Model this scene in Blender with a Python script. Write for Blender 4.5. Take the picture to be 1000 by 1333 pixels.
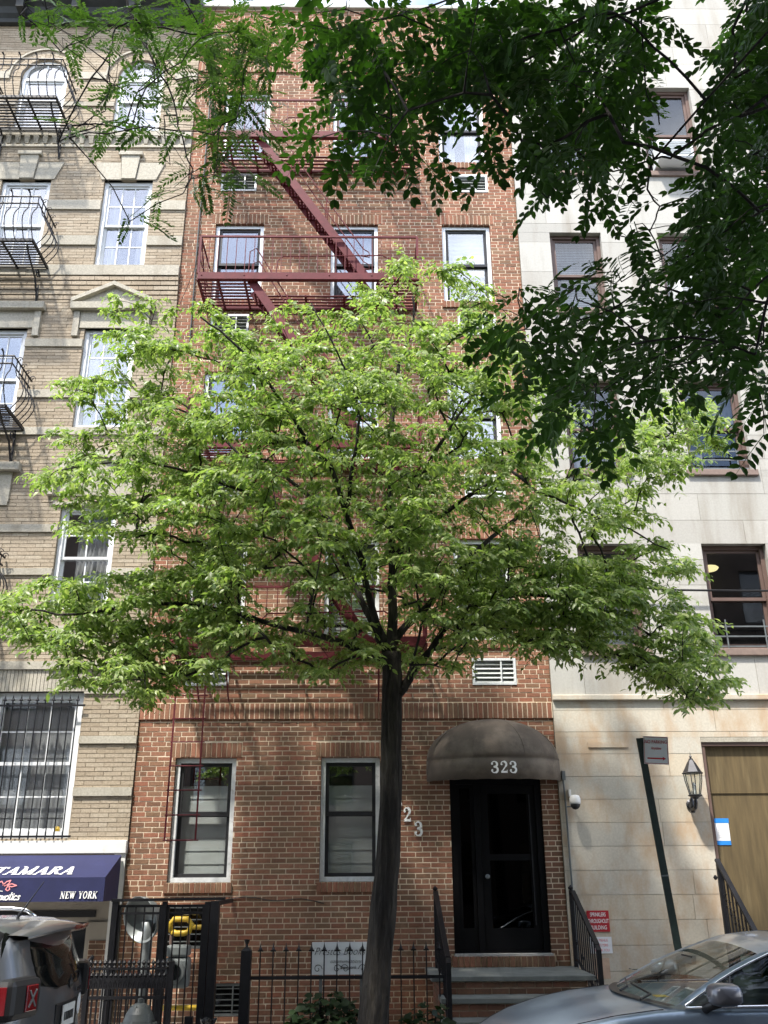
import bpy, math, random
import numpy as np
from mathutils import Vector, Matrix, Quaternion

random.seed(7); np.random.seed(7)
for o in list(bpy.data.objects): bpy.data.objects.remove(o)
SC = bpy.context.scene
COL = SC.collection
R = math.radians

# ------------------------------------------------------------------ camera, sky, sun, exposure
CAM = Vector((0, -13.2, 2.05)); FPX = 1200.0
RT = Vector((0.99988, -0.01465, -0.00573)); UP = Vector((-0.00007, -0.3683, 0.92971)); FW = Vector((0.01573, 0.92959, 0.36825))
cd = bpy.data.cameras.new('camera'); cam = bpy.data.objects.new('camera', cd); COL.objects.link(cam)
cd.sensor_fit = 'VERTICAL'; cd.sensor_height = 36.0; cd.lens = FPX / 1333.0 * 36.0; cd.clip_end = 1000
cam.matrix_world = Matrix(((RT.x, UP.x, -FW.x, CAM.x), (RT.y, UP.y, -FW.y, CAM.y), (RT.z, UP.z, -FW.z, CAM.z), (0, 0, 0, 1)))
SC.camera = cam
SUNDIR = Vector((-0.31, -0.46, 1.0)).normalized()
world = bpy.data.worlds.new('World'); SC.world = world; world.use_nodes = True
wt = world.node_tree; wt.nodes.clear()
wo = wt.nodes.new('ShaderNodeOutputWorld'); wb = wt.nodes.new('ShaderNodeBackground'); ws = wt.nodes.new('ShaderNodeTexSky')
ws.sky_type = 'NISHITA'; ws.sun_disc = False
ws.sun_elevation = math.asin(SUNDIR.z); ws.sun_rotation = math.atan2(SUNDIR.x, SUNDIR.y) % (2 * math.pi)
ws.air_density = 1.0; ws.dust_density = 1.5; ws.ozone_density = 1.0
wb.inputs[1].default_value = 0.15
# broken white cloud over the blue, the same all round the sky
tc = wt.nodes.new('ShaderNodeTexCoord'); cn = wt.nodes.new('ShaderNodeTexNoise'); cn.inputs['Scale'].default_value = 3.2; cn.inputs['Detail'].default_value = 6
cr = wt.nodes.new('ShaderNodeValToRGB'); cr.color_ramp.elements[0].position = 0.44; cr.color_ramp.elements[1].position = 0.66
cm = wt.nodes.new('ShaderNodeMixRGB'); cm.inputs[2].default_value = (9.5, 9.7, 10.2, 1)
wt.links.new(tc.outputs['Generated'], cn.inputs['Vector']); wt.links.new(cn.outputs['Fac'], cr.inputs[0]); wt.links.new(cr.outputs[0], cm.inputs[0])
wt.links.new(ws.outputs[0], cm.inputs[1]); wt.links.new(cm.outputs[0], wb.inputs[0]); wt.links.new(wb.outputs[0], wo.inputs[0])
sl = bpy.data.lights.new('sun', 'SUN'); sl.energy = 3.2; sl.angle = R(2.8); sl.color = (1.0, 0.945, 0.86)
sun = bpy.data.objects.new('sun', sl); COL.objects.link(sun); sun.location = SUNDIR * 40
sun.rotation_euler = (-SUNDIR).to_track_quat('-Z', 'Y').to_euler()
SC.view_settings.view_transform = 'Standard'; SC.view_settings.look = 'None'; SC.view_settings.gamma = 1.0
SC.view_settings.use_curve_mapping = False; SC.view_settings.exposure = 1.48
SC.render.engine = 'CYCLES'
SC.cycles.max_bounces = 7; SC.cycles.diffuse_bounces = 3; SC.cycles.glossy_bounces = 3; SC.cycles.transmission_bounces = 4; SC.cycles.transparent_max_bounces = 8
SC.cycles.use_denoising = True; SC.cycles.caustics_reflective = False; SC.cycles.caustics_refractive = False; SC.cycles.sample_clamp_indirect = 6

def at(px, py, Y):
    """the point at depth plane Y that a sight line through the street view meets"""
    d = RT * ((px - 500) / FPX) - UP * ((py - 666.5) / FPX) + FW
    return CAM + d * ((Y - CAM.y) / d.y)
def pix(p):
    d = Vector(p) - CAM; z = d.dot(FW)
    return (500 + FPX * d.dot(RT) / z, 666.5 - FPX * d.dot(UP) / z, z)

# ------------------------------------------------------------------ helpers
ORG = {}
def org(o): return ORG.get(o.name, Vector((0, 0, 0))) if o else Vector((0, 0, 0))
def tag(o, label=None, cat=None, group=None, kind=None):
    if label: o['label'] = label
    if cat: o['category'] = cat
    if group: o['group'] = group
    if kind: o['kind'] = kind
    return o
def thing(name, label, cat, loc=(0, 0, 0), group=None):
    o = bpy.data.objects.new(name, None); COL.objects.link(o); o.location = loc; o.empty_display_size = 0.2
    ORG[o.name] = Vector(loc)
    return tag(o, label, cat, group)
def link(name, me, parent=None, loc=(0, 0, 0)):
    o = bpy.data.objects.new(name, me); COL.objects.link(o)
    if parent: o.parent = parent
    o.location = Vector(loc) - org(parent); ORG[o.name] = Vector(loc)
    return o
class MB:
    def __init__(s): s.v = []; s.f = []; s.m = []; s.mi = 0
    def add(s, vs, fs):
        b = len(s.v); s.v += [tuple(p) for p in vs]; s.f += [tuple(b + i for i in f) for f in fs]; s.m += [s.mi] * len(fs); return s
    def box(s, x0, x1, y0, y1, z0, z1):
        return s.add([(x0, y0, z0), (x1, y0, z0), (x1, y1, z0), (x0, y1, z0), (x0, y0, z1), (x1, y0, z1), (x1, y1, z1), (x0, y1, z1)],
                     [(0, 1, 5, 4), (1, 2, 6, 5), (2, 3, 7, 6), (3, 0, 4, 7), (4, 5, 6, 7), (3, 2, 1, 0)])
    def quad(s, a, b, c, d): return s.add([a, b, c, d], [(0, 1, 2, 3)])
    def bar(s, p, q, w, h=None, up=(0, 0, 1)):
        h = h or w; p = Vector(p); q = Vector(q); d = (q - p).normalized(); u = Vector(up)
        if abs(d.dot(u)) > .98: u = Vector((0, 1, 0))
        a = d.cross(u).normalized() * w / 2; b = a.cross(d).normalized() * h / 2
        vs = [e + sa * a + sb * b for e in (p, q) for sa, sb in ((-1, -1), (1, -1), (1, 1), (-1, 1))]
        return s.add(vs, [(0, 1, 5, 4), (1, 2, 6, 5), (2, 3, 7, 6), (3, 0, 4, 7), (4, 5, 6, 7), (3, 2, 1, 0)])
    def tube(s, pts, r, n=6, closed=False):
        pts = [Vector(p) for p in pts]; m = len(pts); rr = r if isinstance(r, (list, tuple)) else [r] * m
        b = len(s.v); prev = None
        for i, p in enumerate(pts):
            t = (pts[min(i + 1, m - 1)] - pts[max(i - 1, 0)])
            t = t.normalized() if t.length > 1e-9 else Vector((0, 0, 1))
            if prev is None:
                u = t.orthogonal().normalized()
            else:
                u = (prev - t * prev.dot(t)); u = u.normalized() if u.length > 1e-6 else t.orthogonal().normalized()
            prev = u; w = t.cross(u)
            for k in range(n):
                a = 2 * math.pi * k / n; s.v.append(tuple(p + (u * math.cos(a) + w * math.sin(a)) * rr[i]))
        fs = []
        for i in range(m - 1):
            for k in range(n):
                k2 = (k + 1) % n; fs.append((b + i * n + k, b + i * n + k2, b + (i + 1) * n + k2, b + (i + 1) * n + k))
        fs.append(tuple(b + k for k in reversed(range(n)))); fs.append(tuple(b + (m - 1) * n + k for k in range(n)))
        s.f += fs; s.m += [s.mi] * len(fs); return s
    def lathe(s, prof, c, n=20, axis=(0, 0, 1)):
        """prof: (radius, height) pairs"""
        ax = Vector(axis).normalized(); u = ax.orthogonal().normalized(); w = ax.cross(u); b = len(s.v); c = Vector(c)
        for r, h in prof:
            for k in range(n):
                a = 2 * math.pi * k / n; s.v.append(tuple(c + ax * h + (u * math.cos(a) + w * math.sin(a)) * max(r, 1e-4)))
        fs = []
        for i in range(len(prof) - 1):
            for k in range(n):
                k2 = (k + 1) % n; fs.append((b + i * n + k, b + i * n + k2, b + (i + 1) * n + k2, b + (i + 1) * n + k))
        fs.append(tuple(b + k for k in reversed(range(n)))); fs.append(tuple(b + (len(prof) - 1) * n + k for k in range(n)))
        s.f += fs; s.m += [s.mi] * len(fs); return s
    def prism(s, poly, y0, y1):
        """(x, z) outline extruded from y0 to y1"""
        n = len(poly); vs = [(x, y0, z) for x, z in poly] + [(x, y1, z) for x, z in poly]
        return s.add(vs, [tuple(range(n)), tuple(range(2 * n - 1, n - 1, -1))] + [(i, i + n, (i + 1) % n + n, (i + 1) % n) for i in range(n)])
    def grid(s, P):
        """P[i][j] points"""
        b = len(s.v); n = len(P[0])
        for row in P: s.v += [tuple(p) for p in row]
        fs = [(b + i * n + j, b + i * n + j + 1, b + (i + 1) * n + j + 1, b + (i + 1) * n + j) for i in range(len(P) - 1) for j in range(n - 1)]
        s.f += fs; s.m += [s.mi] * len(fs); return s
    def obj(s, name, mat, parent=None, smooth=False, base=None, kind=None, bevel=0):
        if parent: o0 = org(parent)
        else:
            a = np.array(s.v); o0 = Vector(base) if base is not None else Vector(((a[:, 0].min() + a[:, 0].max()) / 2, (a[:, 1].min() + a[:, 1].max()) / 2, a[:, 2].min()))
        me = bpy.data.meshes.new(name); me.from_pydata([(v[0] - o0.x, v[1] - o0.y, v[2] - o0.z) for v in s.v], [], s.f)
        mats = mat if isinstance(mat, (list, tuple)) else [mat]
        for m_ in mats: me.materials.append(m_)
        if len(mats) > 1: me.polygons.foreach_set('material_index', s.m)
        if smooth: me.polygons.foreach_set('use_smooth', [True] * len(me.polygons))
        me.update()
        o = bpy.data.objects.new(name, me); COL.objects.link(o)
        if parent: o.parent = parent
        else: o.location = o0
        ORG[o.name] = o0
        if bevel:
            bm = o.modifiers.new('bevel', 'BEVEL'); bm.width = bevel; bm.segments = 2; bm.limit_method = 'ANGLE'; bm.angle_limit = R(40)
        if kind: o['kind'] = kind
        return o
def box(name, mat, parent, *b, **k): return MB().box(*b).obj(name, mat, parent, **k)

# ------------------------------------------------------------------ materials
def newmat(name):
    m = bpy.data.materials.new(name); m.use_nodes = True; nt = m.node_tree
    return m, nt, nt.nodes['Principled BSDF']
def N(nt, t, **kw):
    n = nt.nodes.new(t)
    for k, v in kw.items():
        if k.startswith('_'): setattr(n, k[1:], v)
        else: n.inputs[k.replace('__', ' ')].default_value = v
    return n
def rgb(c): return (c[0], c[1], c[2], 1)
def ramp(nt, fac, cols, pos=None):
    r = nt.nodes.new('ShaderNodeValToRGB'); el = r.color_ramp.elements
    while len(el) < len(cols): el.new(0.5)
    for i, c in enumerate(cols):
        el[i].position = pos[i] if pos else i / (len(cols) - 1); el[i].color = rgb(c)
    nt.links.new(fac, r.inputs[0]); return r
def mat(name, col, rough=.6, metal=0., var=.12, scale=6., bump=0., bscale=60., spec=.4, coat=0., dirt=None, stretch=(1, 1, 1), bdist=.01):
    m, nt, b = newmat(name)
    g = N(nt, 'ShaderNodeNewGeometry'); mp = N(nt, 'ShaderNodeMapping'); mp.inputs['Scale'].default_value = stretch
    nt.links.new(g.outputs['Position'], mp.inputs['Vector'])
    n = N(nt, 'ShaderNodeTexNoise', Scale=scale, Detail=5., Roughness=.6); nt.links.new(mp.outputs[0], n.inputs['Vector'])
    lo = [max(0, c * (1 - var)) for c in col]; hi = [min(1, c * (1 + var)) for c in col]
    r = ramp(nt, n.outputs['Fac'], [lo, hi], [.3, .7]); out = r.outputs[0]
    if dirt:
        n2 = N(nt, 'ShaderNodeTexNoise', Scale=dirt[1], Detail=6., Roughness=.65); nt.links.new(mp.outputs[0], n2.inputs['Vector'])
        r2 = ramp(nt, n2.outputs['Fac'], [(0, 0, 0), (1, 1, 1)], [dirt[2], dirt[2] + .18])
        mx = N(nt, 'ShaderNodeMixRGB'); mx.inputs[2].default_value = rgb(dirt[0]); nt.links.new(r2.outputs[0], mx.inputs[0]); nt.links.new(out, mx.inputs[1]); out = mx.outputs[0]
    nt.links.new(out, b.inputs['Base Color'])
    b.inputs['Roughness'].default_value = rough; b.inputs['Metallic'].default_value = metal; b.inputs['Specular IOR Level'].default_value = spec
    b.inputs['Coat Weight'].default_value = coat; b.inputs['Coat Roughness'].default_value = .1
    if bump:
        n3 = N(nt, 'ShaderNodeTexNoise', Scale=bscale, Detail=5.); nt.links.new(mp.outputs[0], n3.inputs['Vector'])
        bp = N(nt, 'ShaderNodeBump', Strength=bump, Distance=bdist); nt.links.new(n3.outputs['Fac'], bp.inputs['Height']); nt.links.new(bp.outputs[0], b.inputs['Normal'])
    return m
def piece_mat(name, cols, rough=.85, grime=(.1, .07, .05), gscale=1.1, gpos=.55, gmax=.55, bump=.5, bscale=90., streak=None, fine=.2):
    """one tone per piece: island or object, then grime over many pieces"""
    m, nt, b = newmat(name)
    g = N(nt, 'ShaderNodeNewGeometry'); oi = N(nt, 'ShaderNodeObjectInfo')
    a = N(nt, 'ShaderNodeMath', _operation='MULTIPLY_ADD'); a.inputs[1].default_value = 7.31
    nt.links.new(oi.outputs['Random'], a.inputs[0]); nt.links.new(g.outputs['Random Per Island'], a.inputs[2])
    fr = N(nt, 'ShaderNodeMath', _operation='FRACT'); nt.links.new(a.outputs[0], fr.inputs[0])
    r = ramp(nt, fr.outputs[0], cols)
    n = N(nt, 'ShaderNodeTexNoise', Scale=35., Detail=4.); nt.links.new(g.outputs['Position'], n.inputs['Vector'])
    r1 = ramp(nt, n.outputs['Fac'], [(1 - fine,) * 3, (1 + fine * .75,) * 3], [.3, .7])
    mu = N(nt, 'ShaderNodeMixRGB', _blend_type='MULTIPLY'); mu.inputs[0].default_value = 1; nt.links.new(r.outputs[0], mu.inputs[1]); nt.links.new(r1.outputs[0], mu.inputs[2])
    n2 = N(nt, 'ShaderNodeTexNoise', Scale=gscale, Detail=7., Roughness=.62)
    if streak:
        mp = N(nt, 'ShaderNodeMapping'); mp.inputs['Scale'].default_value = streak; nt.links.new(g.outputs['Position'], mp.inputs['Vector']); nt.links.new(mp.outputs[0], n2.inputs['Vector'])
    else: nt.links.new(g.outputs['Position'], n2.inputs['Vector'])
    r2 = ramp(nt, n2.outputs['Fac'], [(0, 0, 0), (gmax, gmax, gmax)], [gpos, gpos + .2])
    mx = N(nt, 'ShaderNodeMixRGB'); mx.inputs[2].default_value = rgb(grime); nt.links.new(r2.outputs[0], mx.inputs[0]); nt.links.new(mu.outputs[0], mx.inputs[1])
    nt.links.new(mx.outputs[0], b.inputs['Base Color']); b.inputs['Roughness'].default_value = rough; b.inputs['Specular IOR Level'].default_value = .25
    n3 = N(nt, 'ShaderNodeTexNoise', Scale=bscale, Detail=4.); nt.links.new(g.outputs['Position'], n3.inputs['Vector'])
    bp = N(nt, 'ShaderNodeBump', Strength=bump, Distance=.006); nt.links.new(n3.outputs['Fac'], bp.inputs['Height']); nt.links.new(bp.outputs[0], b.inputs['Normal'])
    return m
def leaf_mat(name, cols, trans=.35, rough=.42, tcol=None, spec=.5):
    m, nt, b = newmat(name); g = N(nt, 'ShaderNodeNewGeometry'); oi = N(nt, 'ShaderNodeObjectInfo')
    a = N(nt, 'ShaderNodeMath', _operation='MULTIPLY_ADD'); a.inputs[1].default_value = 5.77
    nt.links.new(oi.outputs['Random'], a.inputs[0]); nt.links.new(g.outputs['Random Per Island'], a.inputs[2])
    fr = N(nt, 'ShaderNodeMath', _operation='FRACT'); nt.links.new(a.outputs[0], fr.inputs[0])
    r = ramp(nt, fr.outputs[0], cols); nt.links.new(r.outputs[0], b.inputs['Base Color'])
    b.inputs['Roughness'].default_value = rough; b.inputs['Specular IOR Level'].default_value = spec
    t = N(nt, 'ShaderNodeBsdfTranslucent'); tm = N(nt, 'ShaderNodeMixRGB', _blend_type='MULTIPLY'); tm.inputs[0].default_value = 1; tm.inputs[2].default_value = rgb(tcol or (1.5, 1.7, .6))
    nt.links.new(r.outputs[0], tm.inputs[1]); nt.links.new(tm.outputs[0], t.inputs[0])
    mx = N(nt, 'ShaderNodeMixShader'); mx.inputs[0].default_value = trans
    nt.links.new(b.outputs[0], mx.inputs[1]); nt.links.new(t.outputs[0], mx.inputs[2]); nt.links.new(mx.outputs[0], nt.nodes['Material Output'].inputs[0])
    return m
def glass_mat(name, tint=(.75, .8, .8), ior=1.9, rough=.015, wave=.0):
    m, nt, b = newmat(name); nt.nodes.remove(b)
    f = N(nt, 'ShaderNodeFresnel', IOR=ior); gg = N(nt, 'ShaderNodeNewGeometry'); mr = N(nt, 'ShaderNodeMapRange'); mr.inputs['To Min'].default_value = ior; mr.inputs['To Max'].default_value = 1 / ior; nt.links.new(gg.outputs['Backfacing'], mr.inputs['Value']); nt.links.new(mr.outputs[0], f.inputs['IOR']); t = N(nt, 'ShaderNodeBsdfTransparent'); t.inputs[0].default_value = rgb(tint)
    gl = N(nt, 'ShaderNodeBsdfGlossy'); gl.inputs['Roughness'].default_value = rough; gl.inputs['Color'].default_value = (.95, .97, 1, 1)
    if wave:
        g = N(nt, 'ShaderNodeNewGeometry'); n = N(nt, 'ShaderNodeTexNoise', Scale=1.3, Detail=1.); nt.links.new(g.outputs['Position'], n.inputs['Vector'])
        bp = N(nt, 'ShaderNodeBump', Strength=wave, Distance=.02); nt.links.new(n.outputs['Fac'], bp.inputs['Height']); nt.links.new(bp.outputs[0], gl.inputs['Normal'])
    mx = N(nt, 'ShaderNodeMixShader'); nt.links.new(f.outputs[0], mx.inputs[0]); nt.links.new(t.outputs[0], mx.inputs[1]); nt.links.new(gl.outputs[0], mx.inputs[2])
    nt.links.new(mx.outputs[0], nt.nodes['Material Output'].inputs[0]); return m

M_BRICK = piece_mat('red_brick', [(.165, .088, .054), (.225, .108, .065), (.285, .116, .071), (.22, .128, .077), (.297, .133, .083), (.19, .115, .068), (.265, .12, .073), (.22, .098, .06)], grime=(.06, .046, .033), gscale=.75, gpos=.48, gmax=.6, streak=(1, 1, .4))
M_MORTAR = mat('mortar', (.65, .545, .41), .95, var=.12, scale=3., bump=.4, bscale=120., dirt=((.42, .34, .25), .8, .55))
M_TAN = piece_mat('tan_brick', [(.355, .293, .215), (.315, .258, .187), (.385, .322, .24), (.34, .28, .208), (.40, .342, .26), (.33, .272, .2)], grime=(.2, .155, .11), gscale=.8, gpos=.52, gmax=.5, streak=(1.2, 1, .35))
M_TANMORTAR = mat('tan_mortar', (.27, .222, .16), .95, var=.2, scale=3.)
M_STONE = piece_mat('band_stone', [(.40, .37, .305), (.44, .41, .34), (.37, .345, .285), (.42, .39, .32)], grime=(.22, .19, .14), gscale=1.4, gpos=.5, gmax=.55, streak=(1.5, 1, .35))
M_LIME = piece_mat('limestone', [(.40, .39, .355), (.445, .435, .40), (.37, .36, .33), (.42, .405, .37), (.47, .46, .425)], grime=(.24, .21, .165), gscale=1.1, gpos=.48, gmax=.6, bump=.2, streak=(2.2, 1, .3), fine=.07)
M_LIMELOW = piece_mat('veined_limestone', [(.52, .46, .36), (.56, .51, .42), (.47, .45, .39), (.54, .475, .37), (.50, .475, .41)], grime=(.44, .32, .21), gscale=2.4, gpos=.45, gmax=.85, bump=.2, streak=(1.3, 1, .6), fine=.09)
M_LIMEJOINT = mat('limestone_joint', (.36, .33, .27), .95)
M_WHITEST = mat('white_painted_stone', (.66, .66, .63), .7, var=.08, scale=4, dirt=((.45, .43, .38), 2., .6))
M_COPING = mat('coping_stone', (.42, .42, .38), .85, var=.15)
M_ALU = mat('aluminium_frame', (.70, .72, .72), .42, metal=.25, var=.1, scale=20, dirt=((.35, .34, .32), 6., .62))
M_BRONZE = mat('dark_bronze_sash', (.028, .028, .03), .4, metal=.3)
M_WFRAME = mat('white_window_frame', (.70, .72, .73), .5, var=.05)
M_BROWNFR = mat('brown_window_frame', (.13, .085, .07), .5, var=.12)
M_BROWNSILL = mat('brown_stone_sill', (.21, .155, .13), .8, var=.15, scale=12)
M_GLASS = glass_mat('window_glass', tint=(.95, .96, .96), ior=2.5, wave=.012)
M_GLASSL = glass_mat('grey_window_glass', tint=(.72, .74, .76), ior=1.6, wave=.012)
M_GLASSD = glass_mat('dark_window_glass', tint=(.6, .62, .63), ior=1.8, wave=.012)
M_BLIND = mat('pale_blind', (.60, .63, .60), .85, var=.06, scale=3, stretch=(1, 1, 4))
M_CURTAIN = mat('grey_curtain', (.42, .43, .44), .9, var=.2, scale=9, stretch=(3, 1, .2))
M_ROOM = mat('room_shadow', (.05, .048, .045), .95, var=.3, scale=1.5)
M_MAROON = mat('maroon_painted_iron', (.105, .018, .023), .55, metal=.0, spec=.2, var=.22, scale=7, dirt=((.09, .03, .025), 9., .62), bump=.15)
M_IRON = mat('black_painted_iron', (.010, .010, .012), .48, var=.3, scale=14, spec=.3, bump=.1)
M_BLACKDOOR = mat('black_door_paint', (.003, .003, .0035), .5, var=.2, spec=.15)
M_DOORGLASS = glass_mat('door_glass', tint=(.05, .05, .055), ior=1.25, rough=.01)
M_CANVAS = mat('brown_canvas', (.098, .078, .060), .85, var=.14, scale=5, bump=.35, bscale=220., dirt=((.165, .135, .105), 2.2, .5))
M_NAVY = mat('navy_canvas', (.011, .014, .062), .7, var=.1, scale=5, bump=.25, bscale=260., dirt=((.016, .02, .08), 3., .55))
M_LETTER = mat('white_lettering', (.82, .82, .80), .6, var=.03)
M_PINK = mat('pink_emblem', (.75, .28, .30), .6, var=.1)
M_SLATE = mat('bluestone_tread', (.17, .18, .165), .75, var=.25, scale=5, bump=.25, dirt=((.36, .35, .30), 4., .6))
M_CONC = mat('concrete', (.36, .35, .33), .9, var=.12, scale=2, bump=.3)
M_ASPHALT = mat('asphalt', (.05, .05, .052), .9, var=.25, scale=4, bump=.6, bscale=200.)
M_GRANITE = mat('granite_kerb', (.30, .29, .28), .8, var=.2, scale=40)
M_BARK = mat('grey_brown_bark', (.014, .012, .010), .95, var=.6, scale=22, bump=1.0, bscale=24., bdist=.06, stretch=(1, 1, .2), dirt=((.06, .053, .042), 5., .52))
M_TWIG = mat('dark_twig_bark', (.012, .010, .009), .9, var=.3, scale=20)
M_LEAF = leaf_mat('street_tree_leaf', [(.11, .175, .05), (.18, .255, .08), (.27, .34, .125), (.135, .205, .06), (.37, .415, .20), (.22, .295, .09)], trans=.46, rough=.36, spec=.4, tcol=(1.3, 1.5, .65))
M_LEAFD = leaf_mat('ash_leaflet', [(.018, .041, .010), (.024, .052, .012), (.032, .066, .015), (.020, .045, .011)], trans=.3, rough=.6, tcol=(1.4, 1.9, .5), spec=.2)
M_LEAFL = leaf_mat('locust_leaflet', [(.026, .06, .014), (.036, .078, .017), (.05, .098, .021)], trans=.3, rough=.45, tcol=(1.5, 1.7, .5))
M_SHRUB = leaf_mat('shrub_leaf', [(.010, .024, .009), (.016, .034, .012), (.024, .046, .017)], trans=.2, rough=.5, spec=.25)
M_BLADE = leaf_mat('strap_leaf', [(.04, .09, .02), (.065, .12, .03), (.09, .14, .05)], trans=.3)
M_YELLOW = mat('yellow_gas_pipe', (.48, .32, .03), .45, var=.12, scale=9, dirt=((.3, .2, .05), 12., .66))
M_GALV = mat('galvanised_grey', (.17, .185, .185), .45, metal=.5, var=.2, scale=10)
M_METER = mat('meter_grey_paint', (.17, .19, .19), .5, var=.12, scale=8)
M_HYDRANT = mat('hydrant_grey_paint', (.04, .047, .047), .5, var=.25, scale=10, dirt=((.11, .12, .115), 7., .62))
M_PLASTICBAG = mat('black_plastic_bag', (.012, .012, .014), .25, var=.2, bump=.8, bscale=24., spec=.6)
M_SIGNWHITE = mat('white_sign_face', (.66, .68, .69), .5, var=.05)
M_SIGNRED = mat('red_sign_face', (.42, .02, .03), .5, var=.08)
M_PAPER = mat('paper_notice', (.74, .75, .77), .8, var=.03)
M_TAPE = mat('blue_tape', (.02, .22, .62), .6)
M_PLY = mat('weathered_plywood', (.115, .083, .038), .75, var=.25, scale=3.2, stretch=(5, 1, .5), dirt=((.17, .13, .065), 1.7, .55))
M_POLE = mat('green_black_sign_post', (.018, .03, .026), .5, var=.3, scale=8)
M_CAMW = mat('white_camera_plastic', (.7, .7, .69), .35, var=.03)
M_BLACKPL = mat('black_plastic', (.014, .014, .015), .45, var=.1)
M_ACWHITE = mat('white_air_conditioner', (.68, .70, .72), .5, var=.04)
M_ACGRILLE = mat('grey_vent_louvre', (.5, .52, .5), .5, metal=.3, var=.15)
M_LANTERN = mat('pewter_lantern', (.045, .045, .05), .4, metal=.6, var=.2)
M_FANBLADE = mat('clear_fan_blade', (.62, .66, .70), .3, var=.05)
M_CAR = mat('blue_grey_car_paint', (.22, .275, .34), .32, metal=.55, var=.03, coat=.6)
M_JEEP = mat('graphite_car_paint', (.12, .127, .137), .34, metal=.55, var=.03, coat=1.)
M_CHROME = mat('chrome_trim', (.75, .76, .78), .12, metal=1., var=.02)
M_CARGLASS = glass_mat('car_glass', tint=(.86, .93, .88), ior=1.5, rough=.01)
M_BLACKGLASS = mat('black_car_glass', (.006, .007, .007), .08, spec=.3, var=.05)
M_CARGLASSD = glass_mat('tinted_car_glass', tint=(.25, .26, .26), ior=1.45, rough=.01)
M_TYRE = mat('tyre_rubber', (.02, .02, .02), .85)
M_INTER = mat('car_interior', (.05, .05, .048), .8)
M_REDLENS = mat('red_lens', (.17, .005, .008), .12, coat=1., var=.05)
M_PLATE = mat('licence_plate', (.62, .63, .60), .5, var=.12, scale=30)
M_VISOR = mat('tan_seat_fabric', (.36, .38, .30), .8, var=.08)
M_DARKTRIM = mat('cornice_dark_paint', (.028, .032, .032), .6, var=.25)
M_ROOF = mat('roofing_felt', (.07, .07, .07), .9)
M_CLEAR = glass_mat('lantern_glass', tint=(.9, .92, .9), ior=1.45)
# ------------------------------------------------------------------ ground, road, pavement
def struct(name, mb, m): return mb.obj(name, m, kind='structure')
ROADZ = -0.13
struct('ground', MB().box(-250, 250, -250, 250, -.6, -.2), M_ASPHALT)
struct('road', MB().box(-120, 120, -11.9, -3.87, -.199, ROADZ), M_ASPHALT)
pv = struct('pavement', MB().box(-60, 60, -3.65, .6, -.199, -.012), M_CONC)
fl = MB(); fl.box(-.745, .745, -.745, .745, -.01, 0)
flag0 = None
for i in range(-5, 5):
    for j in range(2):
        o = bpy.data.objects.new('paving_flag', flag0.data) if flag0 else fl.obj('paving_flag', M_CONC, pv)
        if flag0: COL.objects.link(o); o.parent = pv
        flag0 = flag0 or o
        o.location = Vector((i * 1.5 + .75, -2.85 + j * 1.5, random.uniform(-.002, .002))) - org(pv)
kb = struct('kerb', MB().box(-60, 60, -3.865, -3.655, -.199, -.004), M_GRANITE)
struct('far_pavement', MB().box(-60, 60, -17.5, -11.9, -.199, 0), M_CONC)

# ------------------------------------------------------------------ masonry helpers
def cut(rs, e, mn=.011):
    out = []
    for (a, b, c, d) in rs:
        if e[1] <= a or e[0] >= b or e[3] <= c or e[2] >= d: out.append((a, b, c, d)); continue
        if c < e[2]: out.append((a, b, c, e[2]))
        if d > e[3]: out.append((a, b, e[3], d))
        lo, hi = max(c, e[2]), min(d, e[3])
        if a < e[0]: out.append((a, e[0], lo, hi))
        if b > e[1]: out.append((e[1], b, lo, hi))
    return [r for r in out if r[1] - r[0] > mn and r[3] - r[2] > mn]
def courses(x0, x1, z0, z1, ch, bl, j, ex, head=0):
    res = []; k = 0; z = z0
    while z < z1 - .02:
        za, zb = z, min(z + ch - j, z1); hd = head and k % head == 3
        L = bl / 2 if hd else bl; x = x0 - (L * .5 if (k % 2 and not hd) else (L * .25 if hd else 0)) - random.uniform(0, .012)
        row = [e for e in ex if e[3] > za and e[2] < zb]
        while x < x1:
            a, b = max(x, x0), min(x + L - j, x1); x += L
            if b - a < .015: continue
            rs = [(a, b, za, zb)]
            for e in row: rs = cut(rs, e)
            full = len(rs) == 1 and abs(rs[0][1] - rs[0][0] - (bl - j)) < 1e-5 and abs(rs[0][3] - rs[0][2] - (ch - j)) < 1e-5
            res += [(r, full) for r in rs]
        z += ch; k += 1
    return res
def lay(pieces, m, wall, y, depth, ok, n=300, name='brick', mass='brickwork', jit=.003):
    """the n whole bricks that show largest are objects of their own, the rest one mass"""
    full = [p[0] for p in pieces if p[1] and ok(p[0])]
    full.sort(key=lambda r: pix(((r[0] + r[1]) / 2, y, (r[2] + r[3]) / 2))[2])
    pick = set(full[:n])
    first = None; b = MB(); V = []; F = []
    for r, f_ in pieces:
        yy = y + random.uniform(-jit, jit)
        if r in pick:
            w, h = (r[1] - r[0]) / 2, (r[3] - r[2]) / 2
            if first is None:
                t = MB().box(-w, w, 0, depth, -h, h); me = bpy.data.meshes.new(name); me.from_pydata(t.v, [], t.f); me.materials.append(m); first = me
            o = link(name, first, wall, ((r[0] + r[1]) / 2, yy, (r[2] + r[3]) / 2))
            o.rotation_euler = (random.uniform(-.012, .012), random.uniform(-.006, .006), random.uniform(-.01, .01))
        else: b.box(r[0], r[1], yy, yy + depth, r[2], r[3])
    return b.obj(mass, m, wall, kind='stuff')
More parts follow.
